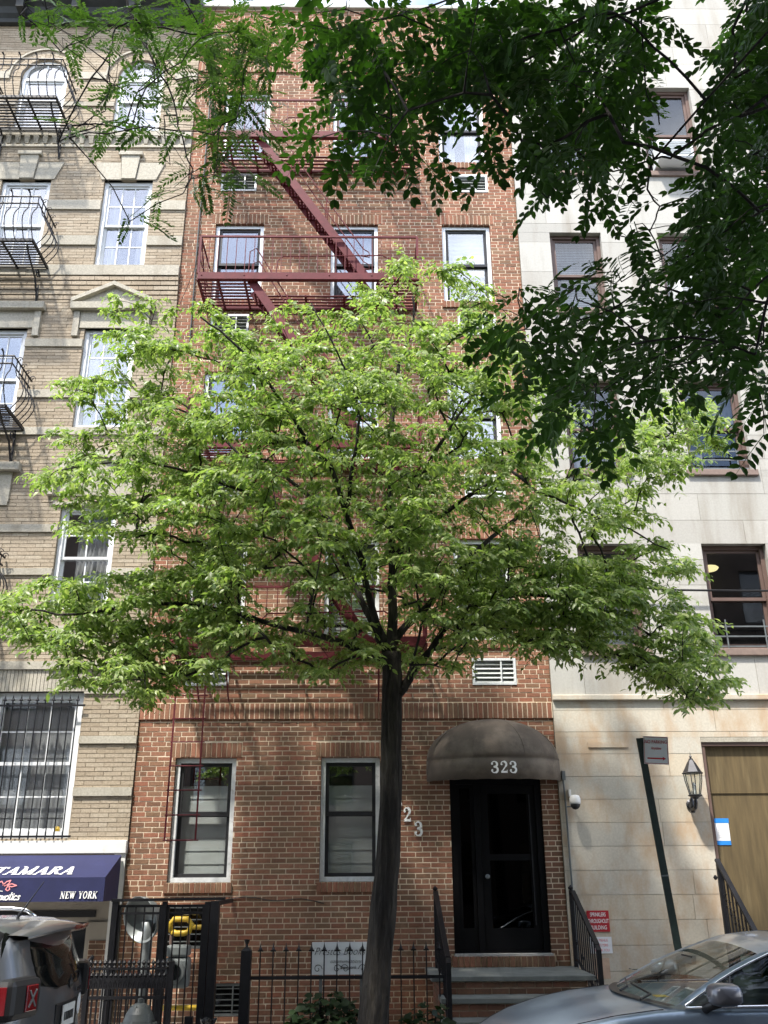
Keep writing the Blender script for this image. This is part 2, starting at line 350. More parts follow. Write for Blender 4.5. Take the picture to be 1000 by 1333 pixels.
def backing(mb, x0, x1, z0, z1, ops, y, rev):
    xs = sorted({x0, x1} | {v for o in ops for v in (o[0], o[1]) if x0 < v < x1}); zs = sorted({z0, z1} | {v for o in ops for v in (o[2], o[3]) if z0 < v < z1})
    for i in range(len(xs) - 1):
        for k in range(len(zs) - 1):
            cx, cz = (xs[i] + xs[i + 1]) / 2, (zs[k] + zs[k + 1]) / 2
            if any(o[0] < cx < o[1] and o[2] < cz < o[3] for o in ops): continue
            mb.quad((xs[i], y, zs[k]), (xs[i + 1], y, zs[k]), (xs[i + 1], y, zs[k + 1]), (xs[i], y, zs[k + 1]))
    for a, b, c, d in ops:
        e = .004
        mb.quad((a - e, y, c), (a - e, rev, c), (a - e, rev, d), (a - e, y, d)); mb.quad((b + e, y, c), (b + e, y, d), (b + e, rev, d), (b + e, rev, c))
        mb.quad((a, y, d + e), (a, rev, d + e), (b, rev, d + e), (b, y, d + e)); mb.quad((a, y, c - e), (b, y, c - e), (b, rev, c - e), (a, rev, c - e))
def frame_box(mb, x0, x1, z0, z1, w, y0, y1, wb=None, wt=None):
    wb = wb or w; wt = wt or w
    mb.box(x0, x0 + w, y0, y1, z0, z1); mb.box(x1 - w, x1, y0, y1, z0, z1)
    mb.box(x0 + w, x1 - w, y0 + .001, y1 - .001, z0, z0 + wb); mb.box(x0 + w, x1 - w, y0 + .001, y1 - .001, z1 - wt, z1)
def hung_window(parent, x0, x1, z0, z1, y, mf, ms, mg=None, cas=.055, sash=.045, split=.5, grid=None, shade=None, open_=0, name='window', mglaz=None, curtain=None):
    """double-hung window: casing > two sashes, panes, blind"""
    mg = mg or M_GLASS
    f = MB(); frame_box(f, x0 + .004, x1 - .004, z0 + .004, z1 - .004, cas, y, y + .13); w = f.obj(name, mf, parent)
    a, b, c, d = x0 + cas, x1 - cas, z0 + cas, z1 - cas; mid = c + (d - c) * split
    for (zc, zd, yy) in ((mid - .02, d - .002, y + .035), (c + .002 + open_, mid + .02 + open_, y + .075)):
        s_ = MB(); frame_box(s_, a + .003, b - .003, zc, zd, sash, yy, yy + .035)
        so = s_.obj('sash', ms, w)
        ia, ib, ic, id_ = a + sash, b - sash, zc + sash, zd - sash
        if grid:
            nx, nz = grid; mu = MB(); t = .02
            for i in range(1, nx): xx = ia + (ib - ia) * i / nx; mu.box(xx - t / 2, xx + t / 2, yy + .004, yy + .03, ic, id_)
            for k in range(1, nz): zz = ic + (id_ - ic) * k / nz; mu.box(ia, ib, yy + .006, yy + .028, zz - t / 2, zz + t / 2)
            mu.obj('muntins', ms, w)
        else: nx = nz = 1
        for i in range(nx):
            for k in range(nz):
                box('pane', mg, w, ia + (ib - ia) * i / nx + (.008 if i else -.004), ia + (ib - ia) * (i + 1) / nx - (.008 if i < nx - 1 else -.004), yy + .014, yy + .019,
                    ic + (id_ - ic) * k / nz + (.008 if k else -.004), ic + (id_ - ic) * (k + 1) / nz - (.008 if k < nz - 1 else -.004))
    if shade:                                   # (top, bottom) as fractions, material
        zt, zb = c + (d - c) * shade[0], c + (d - c) * shade[1]; bl = MB(); k = 0; h = shade[3] if len(shade) > 3 else .05; z = zt; yb = y + .17
        while z > zb + .005:
            z2 = max(zb, z - h); bl.quad((a, yb, z2), (b, yb, z2), (b, yb + .012, z), (a, yb + .012, z)); z = z2
        bl.obj('blind', shade[2], w)
    if curtain:
        for (u0, u1) in curtain:
            cu = MB(); P = []; n = 26
            for i in range(n + 1):
                u = u0 + (u1 - u0) * i / n; xx = a + (b - a) * u; yy = y + .2 + .022 * math.sin(i * 1.9) + random.uniform(-.006, .006)
                P.append([(xx, yy, c), (xx + .004 * math.sin(i), yy + .01, (c + d) / 2), (xx, yy, d)])
            cu.grid(P); cu.obj('curtain', M_CURTAIN, w, smooth=True)
    return w

# ------------------------------------------------------------------ the red brick building, number 323
RX0, RX1, RTOP = -3.235, 2.60, 17.86
red = thing('brick_apartment_building', 'red brick walk-up apartment building with maroon fire escape, between tan and pale stone neighbours', 'building', (-.32, 0, 0))
CX = {'l': (-2.69, -1.845), 'm': (-.672, .148), 'r': (1.268, 2.115)}
HEAD = {1: 3.605, 2: 6.84, 3: 9.74, 4: 12.715, 5: 15.74}; SILL = {1: 1.995, 2: 5.27, 3: 8.18, 4: 11.12, 5: 14.09}
ops = []; wins = []; vents = []; sold = []; sills = []
for fl_ in range(1, 6):
    for c in 'lmr':
        if fl_ == 1 and c == 'r': continue
        a, b = CX[c]; wins.append((c, fl_, a, b, SILL[fl_], HEAD[fl_])); ops.append((a, b, SILL[fl_], HEAD[fl_]))
        sold.append((a - .075, b + .075, HEAD[fl_] + .012, HEAD[fl_] + .212)); sills.append((a - .03, b + .03, SILL[fl_] - .125, SILL[fl_] - .004))
        if fl_ > 1 and c != 'm':
            v = ((-2.655, -2.015) if c == 'l' else (1.48, 2.12)) + (SILL[fl_] - .665, SILL[fl_] - .27); vents.append(v); ops.append(v)
DOOR = (1.105, 2.365, 1.12, 3.34); ops.append(DOOR)
bv = [(-2.0, -1.585, .42, .80), (-2.68, -2.16, 1.20, 1.72)]; ops += bv
bands = [(RX0, RX1, 4.13, 4.36), (RX0, RX1, 16.22, 16.43)]
wb_ = MB(); backing(wb_, RX0, RX1, -.15, RTOP, ops, .0035, .16)
wb_.quad((RX0, .0035, RTOP), (RX1, .0035, RTOP), (RX1, .4, RTOP), (RX0, .4, RTOP))
rwall = wb_.obj('wall', M_MORTAR, red)
ex = ops + sold + sills + bands + [(1.06, 2.41, .97, 1.12)]
pcs = courses(RX0, RX1, -.1, RTOP, .0667, .2032, .0125, ex, head=7)
def clear_red(r):
    z = (r[2] + r[3]) / 2; x = (r[0] + r[1]) / 2
    return 1.05 < z < 3.95 and not (-.12 < x < .45) and not (x > 2.4) and not (x < -1.8 and z < 1.85) and not (.75 < x and z > 3.2) and not (z < 1.4 and -1.5 < x < .9)
lay(pcs, M_BRICK, rwall, 0., .1, clear_red, jit=.0018)
# soldier lintels, rowlock sills, band courses: single bricks on end, slightly proud
lint = MB()
for (a, b, c, d) in sold:
    n = round((b - a) / .0705); w = (b - a) / n
    for i in range(n): y = -.004 + random.uniform(-.003, .003); lint.box(a + i * w, a + (i + 1) * w - .013, y, .1, c + random.uniform(0, .003), d - .011)
for (a, b, c, d) in bands:
    n = round((b - a) / .0705); w = (b - a) / n
    for i in range(n): y = -.026 + random.uniform(-.004, .004); lint.box(a + i * w, a + (i + 1) * w - .013, y, .1, c + random.uniform(0, .004), d - .011)
lint.obj('soldier_bricks', M_BRICK, rwall, kind='stuff')
for (a, b, c, d) in bands: box('band_backing', M_MORTAR, rwall, a, b, -.021, .0025, c + .006, d - .008)
for (a, b, c, d) in sills:
    n = round((b - a) / .0705); w = (b - a) / n; s_ = MB()
    for i in range(n): s_.box(a + i * w, a + (i + 1) * w - .011, -.03 + random.uniform(-.003, .003), .12, c, d)
    so = s_.obj('sill', M_BRICK, red); box('sill_mortar', M_MORTAR, so, a + .005, b - .013, -.022, .11, c + .004, d - .006)
box('coping', M_COPING, red, RX0 - .02, RX1 - .01, -.07, .42, RTOP + .002, RTOP + .075, bevel=.012)
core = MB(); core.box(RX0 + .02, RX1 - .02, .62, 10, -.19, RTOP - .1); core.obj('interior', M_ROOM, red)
box('roof', M_ROOF, red, RX0 + .01, RX1 - .01, .41, 10, RTOP - .09, RTOP - .02)
for (c, fl_, a, b, z0, z1) in wins:
    kw = dict(cas=.06, sash=.05)
    if fl_ == 1: kw.update(shade=(.80, 0, M_BLIND, .17), mglaz=None)
    elif fl_ == 5 and c == 'r': kw.update(curtain=[(0, .34), (.6, 1)])
    elif fl_ == 4 and c == 'r': kw.update(shade=(1, .4, M_BLIND, .028))
    elif fl_ == 4 and c == 'l': kw.update(shade=(.42, 0, M_BLIND, .2))
    elif c == 'm' and fl_ in (2, 3): kw.update(shade=(1, 0, M_BLIND, .05))
    else: kw.update(curtain=[(0, .25), (.72, 1)] if (fl_ + ord(c)) % 2 else [(0, .55)])
    hung_window(red, a, b, z0, z1, .055, M_ALU, M_BRONZE, split=.54 if fl_ == 1 else .5, **kw)
for (a, b, c, d) in vents:
    f = MB(); frame_box(f, a + .004, b - .004, c + .004, d - .004, .035, -.012, .12); w = f.obj('air_conditioner_sleeve', M_ALU, red)
    n = 5; h = (d - c - .07) / n
    for i in range(n):
        z = c + .037 + i * h; MB().add([(a + .037, .012, z), (b - .037, .012, z), (b - .037, .06, z + h * .8), (a + .037, .06, z + h * .8), (a + .037, .018, z - .004), (b - .037, .018, z - .004), (b - .037, .066, z + h * .8 - .004), (a + .037, .066, z + h * .8 - .004)],
              [(0, 1, 2, 3), (7, 6, 5, 4), (0, 4, 5, 1), (2, 6, 7, 3)]).obj('louvre', M_ACGRILLE, w)
    m_ = MB().box(a + (b - a) * .66 - .01, a + (b - a) * .66 + .01, -.004, .05, c + .036, d - .036).obj('grille_bar', M_ALU, w)
    box('grille_backing', M_ACGRILLE, w, a + .03, b - .03, .1, .118, c + .03, d - .03)
for (a, b, c, d) in bv:
    f = MB(); frame_box(f, a + .004, b - .004, c + .004, d - .004, .03, .01, .12); w = f.obj('basement_window', M_GALV, red)
    for i in range(1, 6): z = c + (d - c) * i / 6; box('bar', M_GALV, w, a + .03, b - .03, .02, .034, z - .006, z + .006)
    xx = a + (b - a) * .62; box('bar', M_GALV, w, xx - .008, xx + .008, .006, .019, c + .03, d - .03)
    box('pane', M_GLASSD, w, a + .03, b - .03, .07, .076, c + .03, d - .03)
# entrance door: black frame, narrow side light, glazed leaf
a, b, c, d = DOOR
fr = MB(); frame_box(fr, a + .003, b - .003, c + .003, d - .003, .085, .03, .17, wb=.03, wt=.10); fr.box(1.435, 1.515, .035, .165, c + .03, d - .1)
door = fr.obj('door', M_BLACKDOOR, red)
lf = MB(); frame_box(lf, 1.52, 2.275, 1.155, 3.235, .105, .06, .11, wb=.26, wt=.12); lf.box(1.625, 2.17, .062, .108, 2.25, 2.33); leaf_ = lf.obj('door_leaf', M_BLACKDOOR, door)
for (z0, z1) in ((1.415, 2.25), (2.33, 3.115)): box('door_glass', M_DOORGLASS, door, 1.62, 2.175, .08, .088, z0 - .005, z1 + .005)
sd = MB(); frame_box(sd, 1.195, 1.43, 1.155, 3.235, .045, .06, .11, wb=.26); sd.obj('side_light_frame', M_BLACKDOOR, door)
box('side_light_glass', M_DOORGLASS, door, 1.235, 1.39, .08, .088, 1.41, 3.195)
hd = MB(); hd.tube([(1.575, .06, 2.05), (1.575, -.0, 2.05)], .012, 8); hd.lathe([(.0, 0), (.028, .004), (.032, .02), (.02, .035), (0, .04)], (1.575, .015, 2.05), 12, (0, -1, 0)); hd.obj('door_knob', M_GALV, door)
box('push_bar', M_BRONZE, door, 2.19, 2.205, .045, .062, 1.45, 3.1)
tb = MB(); n = 18; w = (2.39 - 1.07) / n
for i in range(n): tb.box(1.07 + i * w, 1.07 + (i + 1) * w - .011, -.13 + random.uniform(-.004, .004), .02, .974, 1.095)
th = tb.obj('door_threshold', M_BRICK, red); box('threshold_mortar', M_MORTAR, th, 1.075, 2.375, -.12, .015, .972, 1.088); box('threshold_saddle', M_CONC, th, 1.1, 2.37, -.11, .16, 1.096, 1.122)

# wall numerals 3 2 3 stepping down beside the door, the first behind the trunk
def strokes(mb, glyph, x, z, h, y, t=.003, shear=0, wmul=1., mapf=None):
    w, ss = glyph
    for i, (pts, wd) in enumerate(ss):
        wd = wd * h
        for k in range(len(pts) - 1):
            p = Vector((pts[k][0] * h * wmul, pts[k][1] * h)); q = Vector((pts[k + 1][0] * h * wmul, pts[k + 1][1] * h)); d_ = (q - p)
            if d_.length < 1e-6: continue
            d_.normalize(); nn = Vector((-d_.y, d_.x)) * wd / 2
            e = d_ * (wd * .28 if len(pts) > 2 else 0); yy = y - t - .0002 * (i * 7 + k)
            c4 = [p - e - nn, q + e - nn, q + e + nn, p - e + nn]
            P = [(x + u.x + u.y * shear, z + u.y) for u in c4]
            if mapf: mb.add([mapf(u[0], u[1], 0.0002 * (i * 7 + k)) for u in P], [(0, 1, 2, 3)])
            else: mb.add([(u[0], yy, u[1]) for u in P] + [(u[0], y, u[1]) for u in P], [(0, 1, 2, 3), (0, 4, 5, 1), (1, 5, 6, 2), (2, 6, 7, 3), (3, 7, 4, 0)])
    return w * h * wmul
def arc(cx, cz, rx, rz, a0, a1, n=12): return [(cx + rx * math.cos(R(a0 + (a1 - a0) * i / n)), cz + rz * math.sin(R(a0 + (a1 - a0) * i / n))) for i in range(n + 1)]
TK, TN = .17, .065
GL = {
 '3': (.64, [(arc(.27, .735, .22, .23, 165, 20), .09), (arc(.25, .735, .22, .22, 40, -80), TK), (arc(.25, .27, .25, .25, 90, -60), TK), (arc(.27, .27, .24, .24, -60, -165), .09), (arc(.09, .76, .035, .035, 0, 360, 8), .09), (arc(.09, .24, .035, .035, 0, 360, 8), .09), ([(.18, .515), (.32, .515)], .06)]),
 '2': (.64, [(arc(.27, .72, .21, .25, 175, 60), .08), (arc(.25, .72, .22, .24, 70, -35), TK), ([(.43, .58), (.10, .10)], .10), ([(.05, .09), (.5, .09)], .16), ([(.51, .0), (.51, .26)], .06), (arc(.10, .72, .035, .035, 0, 360, 8), .09)]),
 'T': (.78, [([(.04, .955), (.74, .955)], .09), ([(.39, .0), (.39, 1.)], TK), ([(.24, .03), (.54, .03)], TN), ([(.05, .74), (.05, .96)], .07), ([(.73, .74), (.73, .96)], .07)]),
 'A': (.86, [([(.12, .02), (.42, 1.)], .075), ([(.42, 1.), (.73, .02)], TK), ([(.22, .33), (.62, .33)], TN), ([(.0, .03), (.25, .03)], TN), ([(.56, .03), (.9, .03)], TN)]),
 'M': (1.06, [([(.14, .02), (.14, .98)], .08), ([(.16, .98), (.5, .05)], TK), ([(.5, .05), (.86, .98)], .07), ([(.88, .02), (.88, .98)], TK), ([(.02, .03), (.27, .03)], TN), ([(.72, .03), (1.03, .03)], TN), ([(.0, .97), (.2, .97)], TN), ([(.84, .97), (1.02, .97)], TN)]),
 'R': (.82, [([(.19, .02), (.19, .98)], TK), ([(.05, .97), (.4, .97)], TN), (arc(.38, .75, .24, .21, 90, -90), .12), ([(.2, .53), (.4, .53)], TN), ([(.4, .52), (.7, .04)], TK), ([(.05, .03), (.34, .03)], TN), ([(.62, .03), (.84, .03)], TN)]),
 'N': (.88, [([(.15, .02), (.15, .98)], .08), ([(.13, .98), (.68, .02)], TK), ([(.7, .02), (.7, .98)], .08), ([(.02, .03), (.28, .03)], TN), ([(.02, .97), (.22, .97)], TN), ([(.56, .97), (.84, .97)], TN)]),
 'E': (.74, [([(.19, .02), (.19, .98)], TK), ([(.05, .965), (.66, .965)], .07), ([(.2, .5), (.5, .5)], .07), ([(.05, .035), (.68, .035)], .07), ([(.65, .76), (.65, .98)], .06), ([(.67, .02), (.67, .26)], .06), ([(.5, .4), (.5, .6)], .05)]),
 'W': (1.1, [([(.12, .98), (.33, .04)], TK), ([(.33, .04), (.52, .9)], .07), ([(.5, .98), (.72, .04)], TK), ([(.72, .04), (.94, .98)], .07), ([(.0, .97), (.25, .97)], TN), ([(.4, .97), (.62, .97)], TN), ([(.83, .97), (1.05, .97)], TN)]),
 'Y': (.8, [([(.12, .98), (.38, .48)], TK), ([(.66, .98), (.4, .48)], .07), ([(.39, .02), (.39, .5)], TK), ([(.24, .03), (.54, .03)], TN), ([(.0, .97), (.27, .97)], TN), ([(.55, .97), (.77, .97)], TN)]),
 'O': (.84, [(arc(.39, .5, .30, .46, 0, 360, 22), .13)]),
 'K': (.84, [([(.19, .02), (.19, .98)], TK), ([(.7, .97), (.22, .4)], .07), ([(.36, .56), (.7, .03)], TK), ([(.05, .03), (.34, .03)], TN), ([(.05, .97), (.34, .97)], TN), ([(.58, .97), (.8, .97)], TN), ([(.6, .03), (.84, .03)], TN)]),
 ' ': (.42, [])}
for ch, (x, z) in zip('323', ((.335, 2.93), (.462, 2.75), (.612, 2.565))):
    nb = MB(); strokes(nb, GL[ch], x, z, .185, .0, t=.022); n_ = nb.obj('house_numeral', M_LETTER, red)
cable_ = MB(); cable_.tube([(-1.8 + i * .15, -.012, 1.80 + .02 * math.sin(i * 1.3) - .0008 * i * i) for i in range(9)], .006, 5); cable_.obj('wall_cable', M_BLACKPL, red)
# ------------------------------------------------------------------ tan brick neighbour with the shop
LX0, LX1, LY, LTOP = -8.4, -3.243, -.03, 17.4
tan = thing('tan_brick_building', 'tan brick row building with stone bands, arched top windows and a shop at street level', 'building', (-5.8, LY, 0))
LC = [(-6.535, -5.665), (-4.725, -3.86)]
lops = []; lex = []
TW = [(x0, x1, 14.72, 16.06) for x0, x1 in LC]              # arched, spring line at 16.06
for x0, x1, z0, z1 in TW:
    lops.append((x0, x1, z0, z1 + (x1 - x0) / 2)); r_ = (x1 - x0) / 2 + .21; cx = (x0 + x1) / 2
    lex.append((x0, x1, z0, z1)); z = z1 - .02
    while z < z1 + r_:
        dz = max(0, z + .03 - z1); hw = math.sqrt(max(0, r_ * r_ - dz * dz)); lex.append((cx - hw, cx + hw, z, z + .0605)); z += .0605
W4 = [(x0, x1, 11.78, 13.63) for x0, x1 in LC]; W3 = [(x0, x1, 8.71, 10.54) for x0, x1 in LC]; W2 = [(x0, x1, 5.74, 7.37) for x0, x1 in LC]; W1 = [(-5.30, -4.045, 2.56, 4.52)]
for w in W4 + W3 + W2 + W1: lops.append(w); lex.append(w)
SHOP = (LX0, LX1, -.15, 2.36)
BANDS = [(15.99, 16.16), (15.33, 15.43), (14.60, 14.715), (12.97, 13.17), (12.215, 12.41), (11.57, 11.775), (10.185, 10.33), (9.24, 9.38), (8.575, 8.705), (6.935, 7.06), (6.255, 6.36), (5.31, 5.48), (4.835, 4.95), (4.49, 4.585), (3.80, 3.905), (3.10, 3.215)]
CORB = [11.115, 11.205, 11.295, 11.385, 11.475]
bb = [(LX0, LX1, a, b) for a, b in BANDS] + [(LX0, LX1, 14.36, 14.60), (LX0, LX1, 11.10, 11.57), (LX0, LX1, 2.36, 2.53)]
wl = MB(); backing(wl, LX0, LX1, -.15, LTOP, lops + [SHOP], LY + .006, LY + .17)
for x0, x1, z0, z1 in TW:                                       # spandrels of the arched openings
    cx, r_ = (x0 + x1) / 2, (x1 - x0) / 2 - .003
    for s in (-1, 1):
        pl = [(cx + s * r_ * math.cos(R(90 * i / 10)), z1 + r_ * math.sin(R(90 * i / 10))) for i in range(11)] + [(cx + s * r_, z1 + r_)]
        wl.prism(pl if s > 0 else pl[::-1], LY + .005, LY + .15)
twall = wl.obj('wall', M_TANMORTAR, tan)
LEX = lex + bb + [SHOP]
for x0, x1, z0, z1 in W4: LEX.append((x0 - .1, x1 + .1, z1, z1 + .42))
for x0, x1, z0, z1 in W3: LEX.append((x0 - .1, x1 + .1, z1, z1 + .34))
for x0, x1, z0, z1 in W2: LEX.append((x0 - .12, x1 + .12, z1, z1 + .06))
LEX.append((W1[0][0] - .08, W1[0][1] + .08, 4.52, 4.84))
pcs = courses(LX0, LX1, 2.4, LTOP, .0605, .25, .0085, LEX)
lay(pcs, M_TAN, twall, LY, .1, lambda r: r[0] > -3.95 and r[2] > 2.4 and not (-3.3 < r[0] and False) and r[3] < 17, n=300)
for i, (a, b) in enumerate(BANDS):
    x = LX0; big = (b - a) > .16; cuts_ = [w for w in lex if w[3] > a and w[2] < b]
    seg = [(LX0, LX1, a, b)]
    for w in cuts_: seg = cut(seg, (w[0], w[1], w[2] - 1, w[3] + 1))
    for s in seg:
        n = max(1, round((s[1] - s[0]) / 1.15)); w = (s[1] - s[0]) / n
        for k in range(n): box('stone_band', M_STONE, tan, s[0] + k * w + .001, s[0] + (k + 1) * w - .002, LY - .028 - .004 * (k % 2) - (.03 if a in (14.60, 11.57, 4.835) else 0), LY + .09, a + .001, b - .001)
# corbelled courses under the fourth-floor sill, dentil course under the fifth
for i, z in enumerate(CORB):
    cb_ = MB(); x = LX0 + (i % 2) * .12
    while x < LX1: cb_.box(max(x, LX0), min(x + .244, LX1), LY - .008 - .010 * i, LY + .08, z, z + .072); x += .25
    cb_.obj('corbel_course', M_TAN, twall, kind='stuff')
box('moulding', M_STONE, tan, LX0, LX1, LY - .03, LY + .08, 14.362, 14.41)
x = LX0
while x < LX1 - .1:
    MB().add([(x, LY - .06, 14.59), (x + .1, LY - .06, 14.59), (x + .1, LY, 14.59), (x, LY, 14.59), (x + .02, LY - .03, 14.44), (x + .08, LY - .03, 14.44), (x + .08, LY, 14.44), (x + .02, LY, 14.44)],
             [(0, 4, 5, 1), (1, 5, 6, 2), (3, 7, 4, 0), (4, 7, 6, 5)]).obj('dentil', M_STONE, tan); x += .165
box('dentil_backing', M_STONE, tan, LX0, LX1, LY, LY + .07, 14.412, 14.598)
# cornice along the roof
cn_ = MB()
cn_.prism([(LX0, 17.33), (LX1, 17.33), (LX1, 17.43), (LX0, 17.43)], LY - .10, LY + .3)
prof = [(-.10, 17.43), (-.16, 17.50), (-.20, 17.62), (-.34, 17.72), (-.50, 17.78), (-.55, 17.86), (-.55, 17.98), (.3, 18.0)]
P = [[(LX0, LY + y, z) for y, z in prof], [(LX1 + .0, LY + y, z) for y, z in prof]]; cn_.grid(P)
cn_.add([(LX1, LY + y, z) for y, z in prof] + [(LX1, LY + .3, 17.43)], [tuple(range(len(prof) + 1))])
cor = cn_.obj('cornice', M_DARKTRIM, tan)
x = LX1 - .25
while x > LX0:
    k = MB(); k.prism([(x - .07, 17.45), (x + .07, 17.45), (x + .07, 17.76), (x - .07, 17.76)], LY - .36, LY - .12); k.obj('cornice_bracket', M_DARKTRIM, cor); x -= 1.05
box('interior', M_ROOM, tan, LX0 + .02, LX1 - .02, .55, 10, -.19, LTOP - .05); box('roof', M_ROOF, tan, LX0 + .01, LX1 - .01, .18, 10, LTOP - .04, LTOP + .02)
# windows
for x0, x1, z0, z1 in TW:
    cx, r_ = (x0 + x1) / 2, (x1 - x0) / 2
    w = hung_window(tan, x0, x1, z0, z1 + .02, LY + .06, M_WFRAME, M_WFRAME, cas=.06, sash=.045, split=.62, shade=(1, 0, M_CURTAIN, .3))
    ar = MB(); n = 16
    for i in range(n):
        a0, a1 = R(180 * i / n), R(180 * (i + 1) / n)
        for (ra, rb, y0) in ((r_ - .075, r_ - .004, LY + .06),):
            q = [(cx + rr * math.cos(a_), z1 + .02 + rr * math.sin(a_)) for rr, a_ in ((ra, a0), (rb, a0), (rb, a1), (ra, a1))]; ar.prism(q, y0, y0 + .12)
    ar.obj('arch_frame', M_WFRAME, w)
    pl = [(cx + (r_ - .07) * math.cos(R(180 * i / 16)), z1 + .02 + (r_ - .07) * math.sin(R(180 * i / 16))) for i in range(17)]
    MB().prism(pl, LY + .1, LY + .106).obj('pane', M_GLASS, w)
    box('muntin', M_WFRAME, w, cx - .012, cx + .012, LY + .085, LY + .11, z1 + .022, z1 + r_ - .07)
    MB().prism(pl, LY + .21, LY + .215).obj('curtain', M_CURTAIN, w)
    nv = 21; R0, R1 = r_ + .002, r_ + .205
    for ring, (ra, rb, nn) in enumerate(((R0, r_ + .10, 17), (r_ + .106, R1 - .003, 21))):
        for i in range(nn):
            a0, a1 = math.pi * i / nn + .006, math.pi * (i + 1) / nn - .006
            MB().prism([(cx + rr * math.cos(a_), z1 + .0 + rr * math.sin(a_)) for rr, a_ in ((ra, a0), (rb, a0), (rb, a1), (ra, a1))], LY - .004 + random.uniform(-.002, .002), LY + .1).obj('arch_brick', M_TAN, twall)
    hm = MB()
    for i in range(20):
        a0, a1 = math.pi * i / 20, math.pi * (i + 1) / 20
        hm.prism([(cx + rr * math.cos(a_), z1 + rr * math.sin(a_)) for rr, a_ in ((R1, a0), (R1 + .035, a0), (R1 + .035, a1), (R1, a1))], LY - .035, LY + .05)
    hm.obj('hood_mould', M_STONE, tan)
for x0, x1, z0, z1 in W4:
    hung_window(tan, x0, x1, z0, z1, LY + .06, M_WFRAME, M_WFRAME, cas=.065, sash=.04, grid=(3, 2), curtain=[(0, .3), (.75, 1)])
    cx = (x0 + x1) / 2; zt = z1 + .38
    for s in (-1, 1):                                           # splayed flat arch of two stones and a keystone
        q = [(cx + s * .13, z1 + .004), (cx + s * (x1 - x0 + .1) / 2, z1 + .004), (cx + s * ((x1 - x0) / 2 + .19), zt), (cx + s * .17, zt)]
        MB().prism(q if s > 0 else q[::-1], LY - .02, LY + .1).obj('lintel_stone', M_STONE, tan)
    MB().prism([(cx - .12, z1 + .006), (cx + .12, z1 + .006), (cx + .165, zt + .14), (cx - .165, zt + .14)], LY - .05, LY + .1).obj('keystone', M_STONE, tan)
    box('keystone_cap', M_STONE, tan, cx - .21, cx + .21, LY - .075, LY + .08, zt + .142, zt + .22)
for i, (x0, x1, z0, z1) in enumerate(W3):
    hung_window(tan, x0, x1, z0, z1, LY + .06, M_WFRAME, M_WFRAME, cas=.065, sash=.04, grid=(3, 2), curtain=[(.0, .2)])
    cx = (x0 + x1) / 2; h = (x1 - x0) / 2 + .09
    box('frieze', M_STONE, tan, cx - h, cx + h, LY - .025, LY + .1, z1 + .004, z1 + .325)
    for s in (-1, 1): box('bracket', M_STONE, tan, cx + s * (h + .055) - .05, cx + s * (h + .055) + .05, LY - .05, LY + .05, z1 - .16, z1 + .32)
    h2 = h + .16
    box('hood_cornice', M_STONE, tan, cx - h2, cx + h2, LY - .12, LY + .05, z1 + .33, z1 + .455)
    if i == 1:
        pb = z1 + .457; q = [(cx - h2, pb), (cx + h2, pb), (cx, pb + .33)]; MB().prism(q, LY - .04, LY + .05).obj('pediment', M_STONE, tan)
        for s in (-1, 1):
            q = [(cx + s * h2, pb), (cx + s * h2, pb + .075), (cx, pb + .41), (cx, pb + .335)]
            MB().prism(q[::-1] if s > 0 else q, LY - .12, LY + .04).obj('raking_cornice', M_STONE, tan)
for i, (x0, x1, z0, z1) in enumerate(W2):
    hung_window(tan, x0, x1, z0, z1, LY + .06, M_WFRAME, M_WFRAME, cas=.065, sash=.04, grid=(2, 2), curtain=[(.25, 1)])
    cx = (x0 + x1) / 2; rw = (x1 - x0) / 2 + .13; zb = z1 + .06; rise = .78 if i == 1 else .3
    if i == 1:
        pl = [(cx + rw * math.cos(R(180 * k / 18)), zb + .1 + (rise - .1) * math.sin(R(180 * k / 18))) for k in range(19)]
        MB().prism(pl, LY - .02, LY + .1).obj('tympanum', M_STONE, tan)
        ah = MB()
        for k in range(18):
            a0, a1 = math.pi * k / 18, math.pi * (k + 1) / 18
            ah.prism([(cx + (rw + e) * math.cos(a_), zb + .1 + (rise - .1 + e) * math.sin(a_)) for e, a_ in ((0, a0), (.1, a0), (.1, a1), (0, a1))], LY - .09, LY + .05)
        ah.obj('arched_hood', M_STONE, tan)
    else: box('hood_cornice', M_STONE, tan, cx - rw - .12, cx + rw + .12, LY - .12, LY + .05, zb + .5, zb + .63); box('frieze', M_STONE, tan, cx - rw, cx + rw, LY - .03, LY + .05, zb, zb + .49)
    box('lintel_stone', M_STONE, tan, x0 - .12, x1 + .12, LY - .03, LY + .1, z1 + .003, z1 + .058)
x0, x1, z0, z1 = W1[0]
w1 = hung_window(tan, x0, x1, z0, z1, LY + .05, M_WFRAME, M_WFRAME, cas=.085, sash=.045, grid=(3, 2), shade=(1, .0, M_CURTAIN, .4))
lt = MB(); n = 26; w = (x1 - x0 + .16) / n
for i in range(n): lt.box(x0 - .08 + i * w, x0 - .08 + (i + 1) * w - .008, LY - .03, LY + .1, z1 + .004, z1 + .31)
lt.obj('fluted_lintel', M_STONE, tan); box('lintel_backing', M_STONE, tan, x0 - .08, x1 + .08, LY - .018, LY + .09, z1 + .005, z1 + .308)
gr = thing('window_guard', 'black iron security bars over the shop-floor window of the tan building', 'window bars', ((x0 + x1) / 2, LY - .06, z0))
nb_ = 11
for i in range(nb_):
    xx = x0 + .06 + (x1 - x0 - .12) * i / (nb_ - 1); b_ = MB(); b_.tube([(xx, LY - .06, z0 - .02), (xx, LY - .06, z1 - .12)], .010, 6)
    b_.lathe([(.0, -.012), (.03, 0), (.012, .03), (.0, .09)], (xx, LY - .06, z1 - .13), 8); b_.obj('bar', M_IRON, gr)
